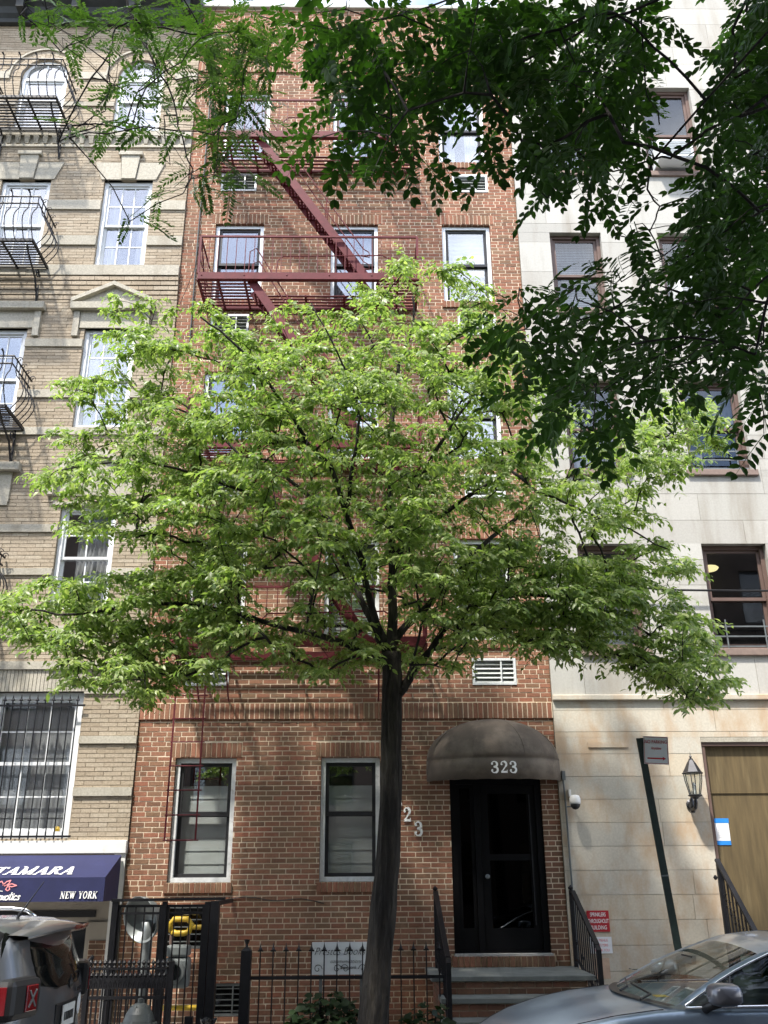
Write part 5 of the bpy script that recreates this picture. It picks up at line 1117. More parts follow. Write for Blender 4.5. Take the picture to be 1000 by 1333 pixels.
# cabin: dashboard, seats, wheel
db = MB(); db.grid([[wsb(u * .9) + Vector((.04 + .5 * t, 0, -.03 - .05 * t)) for u in np.linspace(-1, 1, 9)] for t in (0, .5, 1)]); db.obj('dashboard', M_INTER, cr_, smooth=True)
for s in (-1, 1):
    so = MB().box(3.12, 3.32, CY0 + s * .4 - .23, CY0 + s * .4 + .23, .75, 1.26).obj('seat', M_VISOR, cr_, bevel=.06); MB().box(3.18, 3.27, CY0 + s * .4 - .12, CY0 + s * .4 + .12, 1.27, 1.42).obj('headrest', M_VISOR, so, bevel=.03)
box('back_seat', M_VISOR, cr_, 4.15, 4.32, CY0 - .62, CY0 + .62, .7, 1.30, bevel=.06); box('cabin_floor', M_INTER, cr_, 2.4, 5.0, CY0 - .8, CY0 + .8, .3, .5)
swm = MB(); swc = Vector((2.75, CY0 - .4, 1.16)); swm.tube([swc + Vector((-.08 * math.sin(R(k * 15)), .18 * math.cos(R(k * 15)), .16 * math.sin(R(k * 15)))) for k in range(25)], .014, 6); swm.obj('steering_wheel', M_BLACKPL, cr_)
MB().box(2.56, 2.60, CY0 - .12, CY0 + .12, 1.39, 1.45).obj('rear_view_mirror', M_BLACKPL, cr_)
for k, (dy, m_) in enumerate(((-.52, M_PAPER), (-.32, M_YELLOW))): MB().grid([[wsb(0) + Vector((.18 + .1 * i, dy + .14 * j, -.012 + .01 * k)) for j in (0, 1)] for i in (0, 1)]).obj('dashboard_paper', m_, cr_)
box('number_plate', M_PLATE, cr_, .685, .695, CY0 - .15, CY0 + .15, .42, .57)

# ------------------------------------------------------------------ graphite box-shaped crossover on the left, rear towards us
JY = -4.96
jp = thing('parked_car', 'dark grey boxy off-road car parked under the navy awning, its rear showing', 'car', (-4.6, JY, ROADZ))
LV = [(.12, .86, -2.56, -6.62, .12), (.30, .905, -2.48, -6.70, .14), (.62, .92, -2.45, -6.72, .16), (.95, .925, -2.45, -6.70, .17), (1.10, .925, -2.455, -6.62, .17), (1.20, .92, -2.46, -6.35, .18), (1.28, .91, -2.475, -5.75, .19), (1.38, .885, -2.51, -5.5, .20), (1.50, .85, -2.56, -5.25, .20), (1.62, .80, -2.60, -5.05, .2), (1.70, .74, -2.66, -4.92, .2), (1.745, .64, -2.76, -4.8, .2), (1.765, .45, -2.95, -4.6, .2)]
def outline(w, xr, xf, r):
    pts = []
    for cx, cy, a0 in ((xr - r, w - r, 0), (xf + r, w - r, 90), (xf + r, -w + r, 180), (xr - r, -w + r, 270)):
        for k in range(7): a_ = R(a0 + 15 * k); pts.append((cx + r * math.cos(a_), cy + r * math.sin(a_)))
    return pts[:-0 or None] + [(xr, -(w - r) + 2 * (w - r) * k / 10) for k in range(1, 10)]
P = [[(x, JY + y, z) for x, y in outline(w, xr, xf, r) + outline(w, xr, xf, r)[:1]] for z, w, xr, xf, r in LV]
jb = MB(); jb.grid([row[::-1] for row in P]); jb.add(P[-1][:-1], [tuple(range(len(P[-1]) - 1))]); jb.obj('body', M_JEEP, jp, smooth=True)
def jrear(z, o=0): return ip(z, [l[0] for l in LV], [l[2] for l in LV]) + o
gpoly = [(-.84, 1.43), (-.78, 1.37), (-.58, 1.31), (-.25, 1.27), (.25, 1.27), (.58, 1.31), (.78, 1.37), (.84, 1.43), (.80, 1.62), (.74, 1.69), (-.74, 1.69), (-.80, 1.62)]
def rear_panel(poly, off, name, m_, sc=1., bulge=.06):
    b_ = MB(); cz = sum(p[1] for p in poly) / len(poly); P = []
    for t in np.linspace(0, 1, 6):
        P.append([Vector((jrear(cz + (z - cz) * sc * t, off) - bulge * (y * sc * t) ** 4 / .25, JY + y * sc * t, cz + (z - cz) * sc * t)) for y, z in poly + poly[:1]])
    b_.grid(P); return b_.obj(name, m_, jp, smooth=True)
rear_panel(gpoly, .006, 'rear_window_surround', M_BLACKPL, 1.03); rear_panel(gpoly, .022, 'rear_window', M_BLACKGLASS, .97)
sp_ = MB(); P = []
for y in np.linspace(-.70, .70, 15):
    e = abs(y) / .7; P.append([(-2.80, JY + y, 1.75 - .085 * e ** 2.2), (-2.60, JY + y, 1.738 - .075 * e ** 2.4), (-2.46 - .05 * e ** 4, JY + y, 1.695 - .04 * e ** 3), (-2.46 - .05 * e ** 4, JY + y, 1.675 - .04 * e ** 3), (-2.66, JY + y, 1.655 - .04 * e ** 3)])
sp_.grid(P); spo = sp_.obj('roof_spoiler', M_JEEP, jp, smooth=True)
lz = MB(); lz.grid([[(-2.452, JY + y, 1.702), (-2.448, JY + y, 1.688), (-2.45, JY + y, 1.672)] for y in np.linspace(-.02, .50, 8)]); lz.obj('brake_light', M_REDLENS, spo)
for s in (-1, 1):
    r_ = MB(); r_.tube([(-2.95, JY + s * .60, 1.745), (-3.05, JY + s * .61, 1.80), (-3.2, JY + s * .615, 1.815), (-4.4, JY + s * .62, 1.82), (-4.6, JY + s * .61, 1.77)], .018, 8); r_.obj('roof_rail', M_CHROME, jp, smooth=True)
    hs_ = MB(); hs_.box(-2.56, -2.415, JY + s * .955 - (.0 if s > 0 else -.0) - (.36 if s > 0 else 0), JY + s * .955 + (0 if s > 0 else .36), 1.075, 1.345); ho = hs_.obj('tail_light', M_BLACKPL, jp, bevel=.045)
    ya, yb = sorted((JY + s * .665, JY + s * .80)); box('lens', M_REDLENS, ho, -2.42, -2.408, ya, yb, 1.125, 1.295, bevel=.01)
    xm, ym, zm_ = -2.405, (ya + yb) / 2, 1.207
    for d_ in (-1, 1): MB().bar((xm, ym - .04, zm_ - d_ * .055), (xm - .001, ym + .04, zm_ + d_ * .055), .012, .006, up=(1, 0, 0)).obj('lens_cross', M_GALV, ho)
    box('side_lens', M_REDLENS, ho, -2.53, -2.455, JY + s * .957 - .004, JY + s * .957 + .004, 1.12, 1.30, bevel=.02)
    for c in (-3.35, -5.85):
        wc = (c, JY + s * .82, .22); ax = (0, s, 0); MB().lathe([(.24, -.1), (.335, -.1), (.35, -.07), (.35, .08), (.335, .112), (.23, .12)], wc, 26, ax).obj('tyre', M_TYRE, jp); MB().lathe([(.0, .08), (.06, .09), (.08, .07), (.22, .10), (.235, .11), (.235, -.05)], wc, 26, ax).obj('rim', M_GALV, jp, smooth=True)
    sw = MB(); sw.grid([[(x, JY + s * (ip(z, [l[0] for l in LV], [l[1] for l in LV]) + .004), z) for z in (1.30, 1.42, 1.60)] for x in np.linspace(-3.35, -5.0, 6)]); sw.obj('side_window', M_CARGLASSD, jp, smooth=True)
wp = MB(); wp.tube([(-2.46, JY + .05, 1.29), (-2.48, JY + .08, 1.33), (-2.49, JY + .35, 1.345), (-2.50, JY + .42, 1.34)], [.014, .010, .013, .005], 6); wp.lathe([(.0, 0), (.035, .0), (.04, .03), (0, .05)], (-2.49, JY + .06, 1.275), 10, (1, 0, 0)); wp.obj('rear_wiper', M_BLACKPL, jp)
an = MB(); an.tube([(-2.92, JY - .05, 1.75), (-2.90, JY - .05, 1.80)], .014, 6); an.tube([(-2.90, JY - .05, 1.79), (-2.74, JY - .05, 2.03)], [.007, .003], 5); an.obj('aerial', M_BLACKPL, jp)
box('plate_recess', M_BLACKPL, jp, -2.46, -2.444, JY - .27, JY + .27, .93, 1.16, bevel=.008); box('number_plate', M_PLATE, jp, -2.443, -2.436, JY - .155, JY + .155, .985, 1.14)
for k in range(6): box('plate_character', M_DARKTRIM, jp, -2.4365, -2.4345, JY - .115 + k * .041, JY - .092 + k * .041, 1.03, 1.09)
MB().lathe([(0, 0), (.075, 0), (.078, .006), (0, .007)], (-2.452, JY + .36, 1.10), 18, (1, 0, 0)).obj('round_sticker', M_SIGNWHITE, jp)
bdg = MB(); bdg.box(-2.452, -2.444, JY + .2, JY + .36, 1.205, 1.235); bdg.obj('badge', M_CHROME, jp)
box('rear_bumper', M_BLACKPL, jp, -2.52, -2.40, JY - .86, JY + .86, .32, .66, bevel=.05)

for o in [c for c in jp.children_recursive if c.type == 'MESH']:   # the tailgate bows outwards
    o.data.update()
    for v in o.data.vertices:
        w = o.matrix_basis.translation; x = v.co.x + org(jp).x; y = v.co.y + org(jp).y - JY; v.co.x -= .17 * y * y * max(0., min(1., (x + 3.5) / .9))
jp.location.x += .07
for o in [c for c in jp.children if c.name.startswith('tail_light')]: o.location.z += .045
# ------------------------------------------------------------------ trees
def inpoly(x, y, P):
    r = False; j = len(P) - 1
    for i in range(len(P)):
        if (P[i][1] > y) != (P[j][1] > y) and x < (P[j][0] - P[i][0]) * (y - P[i][1]) / (P[j][1] - P[i][1]) + P[i][0]: r = not r
        j = i
    return r
class Skel:
    """limbs that are given, then twigs that reach each leaf clump from the nearest limb"""
    def __init__(s): s.p = []; s.par = []; s.n = []; s.chains = []; s.limbs = []
    def limb(s, pts, r0, r1, start=None, wob=.02):
        ids = []; last = start; L = []
        if start is not None: L.append(s.p[start])
        P_ = [Vector(p) for p in pts]; fine = []
        for i in range(len(P_) - 1):
            for t in np.linspace(0, 1, 4)[:-1]: fine.append(P_[i].lerp(P_[i + 1], float(t)))
        fine.append(P_[-1])
        for p in fine:
            p = p + Vector((random.uniform(-wob, wob), random.uniform(-wob, wob), random.uniform(-wob, wob)))
            s.p.append(p); s.par.append(last); s.n.append(0); last = len(s.p) - 1; ids.append(last); L.append(p)
        m = len(L); s.limbs.append((L, [r0 + (r1 - r0) * (i / (m - 1)) ** .55 for i in range(m)])); return ids
    def near(s, q): return min(range(len(s.p)), key=lambda i: (s.p[i] - q).length)
    def reach(s, t, droop=.06):
        A = np.array([tuple(p) for p in s.p]); d = np.linalg.norm(A - np.array(t), axis=1); up = np.maximum(0, A[:, 2] - t.z); i = int(np.argmin(d + up * 1.1)); a = s.p[i]; L = (t - a).length
        k = max(2, int(L / .18)); last = i; ch = [i]
        for j in range(1, k + 1):
            u = j / k; q = a.lerp(t, u) + Vector((0, 0, .07 * L * math.sin(math.pi * u) - droop * u * u * L)) + Vector((random.gauss(0, .009), random.gauss(0, .009), random.gauss(0, .008))) * (1 if j < k else 0)
            s.p.append(q); s.par.append(last); s.n.append(0); last = len(s.p) - 1; ch.append(last)
        s.chains.append(ch)
        while last is not None: s.n[last] += 1; last = s.par[last]
    def twigs(s, mb, rt=.003, k=.0017, mx=.014):
        for ch in s.chains: mb.tube([s.p[i] for i in ch], [min(mx, rt + k * (max(1, s.n[i]) ** .62 - 1)) for i in ch], 5)
def leaves_mesh(name, m, parent, items, tmpl, smooth=False):
    """items: (position, axis, normal, size); tmpl: (verts, faces) in local x along the leaf, z normal"""
    tv = np.array(tmpl[0]); nv = len(tv); n = len(items)
    pos = np.array([i[0] for i in items]); ax = np.array([i[1] for i in items]); nm = np.array([i[2] for i in items]); sz = np.array([i[3] for i in items])
    ax /= np.linalg.norm(ax, axis=1)[:, None]; nm -= ax * (nm * ax).sum(1)[:, None]; nm /= np.linalg.norm(nm, axis=1)[:, None]; sd = np.cross(nm, ax)
    V = pos[:, None, :] + sz[:, None, None] * (tv[None, :, 0, None] * ax[:, None, :] + tv[None, :, 1, None] * sd[:, None, :] + tv[None, :, 2, None] * nm[:, None, :])
    o0 = np.array(org(parent)); V = V.reshape(-1, 3) - o0
    me = bpy.data.meshes.new(name); fl = np.array([len(f) for f in tmpl[1]]); li = np.concatenate([np.array(f) for f in tmpl[1]])
    me.vertices.add(len(V)); me.vertices.foreach_set('co', V.ravel().astype(np.float32))
    LI = (li[None, :] + (np.arange(n) * nv)[:, None]).ravel(); FL = np.tile(fl, n); ST = np.concatenate([[0], np.cumsum(FL)[:-1]])
    me.loops.add(len(LI)); me.loops.foreach_set('vertex_index', LI.astype(np.int32)); me.polygons.add(len(FL)); me.polygons.foreach_set('loop_start', ST.astype(np.int32)); me.polygons.foreach_set('loop_total', FL.astype(np.int32))
    me.materials.append(m); me.update(calc_edges=True); me.validate()
    o = bpy.data.objects.new(name, me); COL.objects.link(o); o.parent = parent; ORG[o.name] = Vector(o0); return o
# a pointed leaf folded on its midrib with a drooping tip
LEAF = ([(0, 0, 0), (.32, .22, .05), (.32, -.22, .05), (.36, 0, -.01), (.68, .17, .0), (.68, -.17, .0), (.70, 0, -.05), (1., 0, -.16)], [(0, 3, 1), (0, 2, 3), (3, 6, 4, 1), (3, 2, 5, 6), (6, 7, 4), (6, 5, 7)])

# --- the street tree in front of the brick building
TY = -3.2
tree = thing('street_tree', 'leafy green street tree with a dark trunk before the red brick building', 'tree', (.06, TY, 0))
sk = Skel()
trunk_px = [(482, 1420), (485, 1333), (491, 1270), (498, 1200), (505, 1120), (508, 1050), (509, 980), (510, 920), (511, 880), (509, 850)]
tp = [at(x, y, TY) for x, y in trunk_px]; tp[0].z = 0.0; tp[0].x = -.03
tr_r = [.20, .142, .132, .126, .121, .114, .107, .102, .103, .112]
tm = MB(); fine = []; fr_ = []
for i in range(len(tp) - 1):
    for t in np.linspace(0, 1, 5)[:-1]: fine.append(tp[i].lerp(tp[i + 1], float(t))); fr_.append((tr_r[i] + (tr_r[i + 1] - tr_r[i]) * float(t)) * (1 + random.uniform(-.03, .03)))
fine.append(tp[-1]); fr_.append(tr_r[-1])
tm.tube(fine, fr_, 30)
rv = []
for k, v in enumerate(tm.v):                                     # ridged bark and a burl
    i = min(k // 30, len(fine) - 1); a_ = 2 * math.pi * (k % 30) / 30; c = fine[i]; d_ = Vector(v) - c
    m_ = 1 + .04 * math.sin(a_ * 5 + i * .25) + .04 * math.sin(a_ * 9 - i * .5 + math.sin(i * .7)) + .035 * math.sin(a_ * 13 + i * .8) + (.10 * math.exp(-((i - 22) / 2.0) ** 2) * max(0, math.cos(a_ - 0.3))) + (.14 * math.exp(-i / 2.) * abs(math.sin(a_ * 2.5)))
    rv.append(tuple(c + d_ * m_))
tm.v = rv
base_ids = sk.limb(fine[-6:], .1, .1, wob=0); sk.limbs.clear()
def L(pts, Ys, r0, r1, frm=None):
    P_ = [at(x, y, Y) for (x, y), Y in zip(pts, Ys)]; i = sk.near(P_[0]) if frm is None else frm
    return sk.limb(P_, r0, r1, start=i, wob=.012)
fk = TY
L([(509, 850), (512, 800), (510, 740), (508, 660), (509, 561), (516, 503), (519, 473), (539, 425), (538, 385)], [fk, fk, fk + .05, fk + .1, fk + .2, fk + .2, fk + .25, fk + .3, fk + .35], .08, .012)
L([(505, 845), (490, 815), (471, 731), (451, 667), (432, 610), (400, 575), (383, 545), (342, 486), (298, 439), (262, 412)], [fk, fk - .05, fk - .25, fk - .5, fk - .7, fk - .9, fk - 1., fk - 1.15, fk - 1.3, fk - 1.4], .06, .010)
L([(503, 848), (475, 793), (451, 735), (427, 670), (395, 640), (350, 600), (316, 595), (262, 544), (221, 529), (177, 507), (150, 476)], [fk, fk + .1, fk + .25, fk + .4, fk + .5, fk + .55, fk + .6, fk + .7, fk + .8, fk + .85, fk + .9], .05, .007)
L([(502, 858), (480, 856), (450, 838), (400, 824), (355, 812), (300, 796), (230, 786), (160, 790), (90, 800), (40, 795)], [fk, fk - .05, fk - .15, fk - .3, fk - .4, fk - .5, fk - .6, fk - .7, fk - .75, fk - .8], .06, .010)
L([(523, 905), (532, 884), (548, 862), (580, 818), (620, 785), (680, 772), (740, 780), (800, 800), (860, 835), (905, 870)], [fk, fk + .02, fk + .0, fk - .05, fk - .1, fk - .15, fk - .2, fk - .25, fk - .3, fk - .35], .07, .006)
L([(514, 835), (530, 815), (560, 785), (590, 740), (640, 700), (690, 660), (740, 620), (790, 590), (850, 570), (910, 560)], [fk, fk + .1, fk + .25, fk + .45, fk + .6, fk + .75, fk + .85, fk + .9, fk + .95, fk + 1.], .062, .008)
L([(511, 760), (528, 690), (541, 636), (568, 588), (588, 552), (602, 534), (639, 488), (660, 450)], [fk, fk - .2, fk - .4, fk - .55, fk - .65, fk - .7, fk - .8, fk - .85], .05, .008)
L([(510, 720), (560, 680), (620, 640), (663, 612), (700, 640), (760, 665), (820, 690), (870, 715)], [fk + .05, fk - .2, fk - .5, fk - .7, fk - .9, fk - 1.05, fk - 1.15, fk - 1.2], .04, .007)
L([(427, 670), (380, 690), (320, 640), (250, 615), (190, 600), (120, 605), (75, 612)], [fk + .4, fk + .1, fk - .3, fk - .6, fk - .8, fk - .95, fk - 1.05], .035, .007)
L([(451, 667), (460, 600), (470, 540), (455, 490), (430, 440), (405, 395)], [fk - .5, fk - .7, fk - .9, fk - 1., fk - 1.1, fk - 1.2], .032, .007)
CROWN = [(490, 338), (530, 330), (560, 348), (600, 345), (636, 342), (640, 385), (640, 410), (670, 440), (700, 480), (760, 560), (800, 560), (860, 515), (900, 520), (950, 562), (950, 580), (905, 590), (880, 615), (835, 640), (855, 685), (898, 728), (885, 745), (845, 742), (835, 765), (880, 785), (928, 800), (905, 825), (915, 855), (948, 884), (900, 915), (862, 890), (815, 862), (785, 848), (735, 838), (712, 850), (690, 832), (650, 845), (600, 872), (565, 862), (535, 872), (480, 868), (435, 872), (395, 872), (340, 848), (300, 862), (250, 885), (192, 912), (170, 888), (100, 892), (92, 862), (45, 838), (2, 830), (-20, 790), (0, 765), (60, 758), (75, 738), (150, 742), (205, 715), (170, 690), (110, 690), (90, 660), (55, 622), (52, 608), (120, 595), (62, 575), (70, 560), (140, 556), (78, 510), (82, 492), (140, 488), (160, 440), (146, 405), (160, 380), (195, 385), (235, 402), (265, 392), (310, 412), (355, 398), (375, 366), (415, 368), (440, 398), (472, 392), (462, 368)]
HOLES = [(365, 765, 40, 28, .82), (395, 730, 25, 20, .6), (600, 470, 20, 14, .5), (550, 560, 30, 40, .4), (700, 690, 22, 16, .6), (580, 690, 22, 18, .5), (280, 480, 16, 16, .6), (120, 715, 45, 16, .9), (650, 560, 22, 26, .5), (470, 440, 30, 16, .6), (430, 790, 26, 30, .75), (655, 835, 26, 12, .8), (240, 740, 22, 20, .5), (585, 400, 20, 25, .5), (795, 760, 24, 22, .5), (700, 560, 26, 26, .5), (630, 790, 20, 14, .5), (478, 775, 34, 62, .72), (545, 835, 34, 30, .8), (505, 840, 22, 26, .9), (460, 690, 18, 40, .5), (420, 835, 60, 14, .5), (345, 812, 40, 10, .5)]
cl = []; tries = 0
while len(cl) < 1130 and tries < 120000:
    tries += 1; x, y = random.uniform(-20, 950), random.uniform(328, 918)
    if not inpoly(x, y, CROWN): continue
    if random.random() > (.52 if y < 425 else (.82 if x > 640 else 1.)): continue
    if any(((x - h[0]) / h[2]) ** 2 + ((y - h[1]) / h[3]) ** 2 < 1 and random.random() < h[4] for h in HOLES): continue
    rr_ = math.hypot((x - 490) / 480, (y - 640) / 300); t = 1.75 * math.sqrt(max(.05, 1 - min(1, rr_) ** 2)); Y = TY - .15 + random.uniform(-t, t)
    p = at(x, y, max(-5.1, min(-.75, Y)))
    if any((p - q).length < .13 for q in cl): continue
    cl.append(p)
LOBES = [[(560, 740), (640, 700), (760, 720), (835, 742), (930, 800), (905, 825), (945, 884), (900, 912), (815, 862), (735, 838), (650, 838), (590, 850)], [(0, 770), (150, 745), (300, 760), (330, 830), (250, 880), (192, 905), (100, 888), (45, 835)]]
for lobe, nl_ in zip(LOBES, (120, 40)):
    k_ = 0; tries = 0
    while k_ < nl_ and tries < 20000:
        tries += 1; x, y = random.uniform(0, 950), random.uniform(700, 915)
        if not inpoly(x, y, lobe): continue
        p = at(x, y, TY + random.uniform(-1.3, .2))
        if any((p - q).length < .11 for q in cl): continue
        cl.append(p); k_ += 1
c0 = sk.p[base_ids[-1]]
for p in sorted(cl, key=lambda p: (p - c0).length): sk.reach(p + Vector((0, 0, -.03)))
tk = MB()
tk.v = list(tm.v); tk.f = list(tm.f); tk.m = list(tm.m)
for P_, rr_ in sk.limbs: tk.tube(P_, rr_, 9)
tk.obj('trunk', M_BARK, tree, smooth=True)
bt = MB(); sk.twigs(bt); bt.obj('branches', M_TWIG, tree, kind='stuff')
def inside_px(p, n=7): x, y, _ = pix(p); return inpoly(x, y, CROWN)
items = []
for p in cl:
    big = random.uniform(.8, 1.25); out = Vector((p.x - c0.x, p.y - c0.y, 0)); out = out.normalized() if out.length > .1 else Vector((1, 0, 0))
    nsp = random.randint(6, 9)
    for q in range(nsp):                                          # a clump is a handful of drooping sprays
        a_ = random.uniform(0, 2 * math.pi); dirn = (Vector((math.cos(a_), math.sin(a_), random.uniform(-.25, .3))) + out * .5).normalized(); Ls = random.uniform(.16, .36) * big; nl = random.randint(9, 13)
        for j in range(nl):
            u = (j + .6) / nl; pos = p + dirn * (Ls * u) + Vector((0, 0, -.16 * Ls * u * u * 2 + random.gauss(0, .012)))
            sd_ = (1 if j % 2 else -1); side = dirn.cross(Vector((0, 0, 1))) * sd_; ax = dirn * random.uniform(.2, .8) + side * random.uniform(.5, 1.) + Vector((random.gauss(0, .2), random.gauss(0, .2), random.uniform(-.95, .0)))
            nm = Vector((random.gauss(-.25, .45), random.gauss(-.45, .45), .95)); items.append((tuple(pos), tuple(ax), tuple(nm), random.choice((.05, .062, .072, .08, .088, .1))))
# stragglers past the outline thin the edge; keep the edge loose
crown = leaves_mesh('crown', M_LEAF, tree, items, LEAF); crown['kind'] = 'stuff'
# planting at its foot
def shrub(c, n, rx, ry, h, size, m, label, name='shrub', blades=False):
    t = thing(name, label, 'plant', c); it = []; stm = MB()
    for i in range(n):
        a_ = random.uniform(0, 2 * math.pi); r_ = math.sqrt(random.random()); hh = h * (1 - .5 * r_ * r_) * random.uniform(.55, 1); p = Vector((c[0] + rx * r_ * math.cos(a_), c[1] + ry * r_ * math.sin(a_), hh))
        it.append((tuple(p), (math.cos(a_) * .8 + random.gauss(0, .4), math.sin(a_) * .8 + random.gauss(0, .4), random.uniform(-.6, .2)), (random.gauss(0, .35), random.gauss(0, .35) - .3, 1), size * random.uniform(.7, 1.25)))
        if i % 7 == 0: stm.tube([(c[0] + random.gauss(0, .05), c[1] + random.gauss(0, .05), 0), ((c[0] + p.x) / 2, (c[1] + p.y) / 2, hh * .6), p], .006, 4)
    stm.obj('stems', M_TWIG, t); BL = ([(0, 0, 0), (.25, .42, .04), (.25, -.42, .04), (.45, 0, 0), (.65, .40, .0), (.65, -.40, .0), (1., 0, -.08)], [(0, 3, 1), (0, 2, 3), (3, 4, 1), (3, 2, 5), (3, 6, 4), (3, 5, 6)])
    o = leaves_mesh('foliage', m, t, it, BL); o['kind'] = 'stuff'
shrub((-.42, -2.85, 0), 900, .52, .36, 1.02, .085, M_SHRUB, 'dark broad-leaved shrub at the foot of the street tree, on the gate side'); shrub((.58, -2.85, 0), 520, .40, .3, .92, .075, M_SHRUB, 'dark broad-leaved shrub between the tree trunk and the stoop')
bg = thing('strap_leaf_plant', 'pale green grassy plant with arching blades beside the dark shrub', 'plant', (-.80, -2.95, 0)); gb = MB()
for i in range(90):
    a_ = random.uniform(0, 6.283); l_ = random.uniform(.5, .95); b0 = Vector((-.80 + random.gauss(0, .07), -2.95 + random.gauss(0, .06), 0)); d_ = Vector((math.cos(a_), math.sin(a_), 0)); w_ = d_.cross(Vector((0, 0, 1))) * random.uniform(.006, .012); P = []
    for u in np.linspace(0, 1, 6): c = b0 + d_ * (.38 * l_ * u * u) + Vector((0, 0, l_ * (u - .35 * u * u * u))); P.append([c - w_ * (1 - u ** 2 * .9), c + w_ * (1 - u ** 2 * .9)])
    gb.grid(P)
gb.obj('blades', M_BLADE, bg, kind='stuff')

# --- compound leaves of the two trees on the near side of the street
def frond(nl, Lg, lw, ll, curve, fern=False):
    V = []; F = []
    def add(vs, fs): b = len(V); V.extend(vs); F.extend([tuple(b + i for i in f) for f in fs])
    def rach(u): return np.array((Lg * (u - .06 * curve * u * u), 0, -curve * Lg * u * u * .45))
    pr = [rach(u) for u in np.linspace(0, 1, 7)]
    for i in range(6):
        w = .0035 * (1 - i / 8); a, b_ = pr[i], pr[i + 1]; add([a + (0, -w, 0), b_ + (0, -w * .85, 0), b_ + (0, w * .85, 0), a + (0, w, 0)], [(0, 1, 2, 3)])
    for k in range(nl):
        u = .2 + .78 * k / (nl - 1); c = rach(u)
        for s in (-1, 1):
            if k == nl - 1 and s == 1: ang = 0
            else: ang = s * R(random.uniform(52, 72) - 18 * u)
            d = np.array((math.cos(ang), math.sin(ang), random.uniform(-.28, -.05))); d /= np.linalg.norm(d); n_ = np.array((random.gauss(0, .12), random.gauss(0, .12) , 1.)); sdv = np.cross(n_, d); sdv /= np.linalg.norm(sdv); n2 = np.cross(d, sdv)
            l_ = ll * (1 - .45 * abs(u - .55)) * random.uniform(.88, 1.1); w = lw * random.uniform(.9, 1.1); p0 = c + d * .005
            if fern: add([p0, p0 + d * l_ * .5 + sdv * w, p0 + d * l_, p0 + d * l_ * .5 - sdv * w], [(0, 3, 2, 1)])
            else: add([p0, p0 + d * l_ * .3 + sdv * w * .85 + n2 * .004, p0 + d * l_ * .65 + sdv * w * .8 + n2 * .002, p0 + d * l_ - n2 * l_ * .06, p0 + d * l_ * .65 - sdv * w * .8 + n2 * .002, p0 + d * l_ * .3 - sdv * w * .85 + n2 * .004, p0 + d * l_ * .45 - n2 * .003], [(0, 6, 1), (1, 6, 2), (2, 6, 3), (3, 6, 4), (4, 6, 5), (5, 6, 0)])
    return np.array(V), F
def frond_mesh(t, m, name='leaf'):
    me = bpy.data.meshes.new(name); me.from_pydata([tuple(v) for v in t[0]], [], t[1]); me.materials.append(m); me.update(); return me
def place(t_root, tmpls, meshes, items, m, nsingle, seen):
    """items: (pos, axis, normal, scale); the nsingle that show largest become objects of their own"""
    order = sorted(range(len(items)), key=lambda i: -seen(items[i])); single = set(i for i in order[:nsingle] if seen(items[i]) > 0); rest = {k: [] for k in range(len(tmpls))}
    for i, (p, ax, nm, sc) in enumerate(items):
        k = i % len(tmpls)
        if i in single:
            x = Vector(ax).normalized(); z = Vector(nm); z = (z - x * z.dot(x)).normalized(); y = z.cross(x); o = bpy.data.objects.new('leaf', meshes[k]); COL.objects.link(o); o.parent = t_root
            o.matrix_basis = Matrix(((x.x, y.x, z.x, p[0] - org(t_root).x), (x.y, y.y, z.y, p[1] - org(t_root).y), (x.z, y.z, z.z, p[2] - org(t_root).z), (0, 0, 0, 1))) @ Matrix.Scale(sc, 4)
        else: rest[k].append((tuple(p), tuple(ax), tuple(nm), sc))
    first = True
    for k, it in rest.items():
        if it: o = leaves_mesh('foliage', m, t_root, it, tmpls[k]); o['kind'] = 'stuff'
def seenpx(it):
    x, y, z = pix(it[0]); return (1. / z) if -30 < x < 1030 and -30 < y < 1363 and z > 0 else 0.
def scatter(ells, dmin, dmax, per, jit=.0):
    out = []
    for (cx, cy, rx, ry, dn) in ells:
        n = max(2, int(rx * ry * 3.14 * dn / per))
        for i in range(n):
            a_, r_ = random.uniform(0, 6.283), math.sqrt(random.random()); x, y = cx + rx * r_ * math.cos(a_), cy + ry * r_ * math.sin(a_); d = random.uniform(dmin, dmax); out.append(at(x, y, CAM.y + d))
    return out

ASH = [(720, 55, 130, 75, 1.9), (745, 150, 75, 70, 1.7), (715, 225, 45, 38, .55), (655, 170, 36, 60, .45), (565, 50, 85, 50, 1.1), (505, 110, 85, 60, 1.1), (465, 180, 62, 42, .8), (420, 40, 50, 35, .8), (530, 190, 34, 40, .8), (455, 45, 65, 45, .9), (985, 50, 45, 80, 2.3), (972, 180, 48, 95, 2.2), (955, 290, 62, 80, 2.0), (820, 270, 45, 40, .45), (880, 360, 95, 45, .8), (775, 375, 55, 40, .7), (690, 410, 60, 46, 1.0), (800, 455, 88, 50, .9), (905, 425, 90, 55, 1.0), (735, 500, 55, 35, 1.0), (790, 535, 35, 28, .9), (985, 470, 25, 60, 1.1), (990, 545, 14, 25, .8), (815, 150, 50, 60, .35), (660, 25, 70, 35, 1.3), (830, 35, 35, 50, .6), (620, 80, 60, 60, 1.0)]
ash = thing('ash_tree', 'dark overhanging tree with large paired leaflets, its boughs hanging in from above', 'tree', (3.4, -12.3, 0))
pts = scatter(ASH, 4.3, 6.8, 235)
ask = Skel(); ids = ask.limb([(3.4, -12.3, 0), (3.42, -12.25, 1.5), (3.3, -12.1, 3.4), (3.2, -11.8, 5.0), (3.0, -11.2, 6.6), (2.8, -10.6, 8.2), (2.5, -10.2, 9.8)], .2, .07, wob=.01)
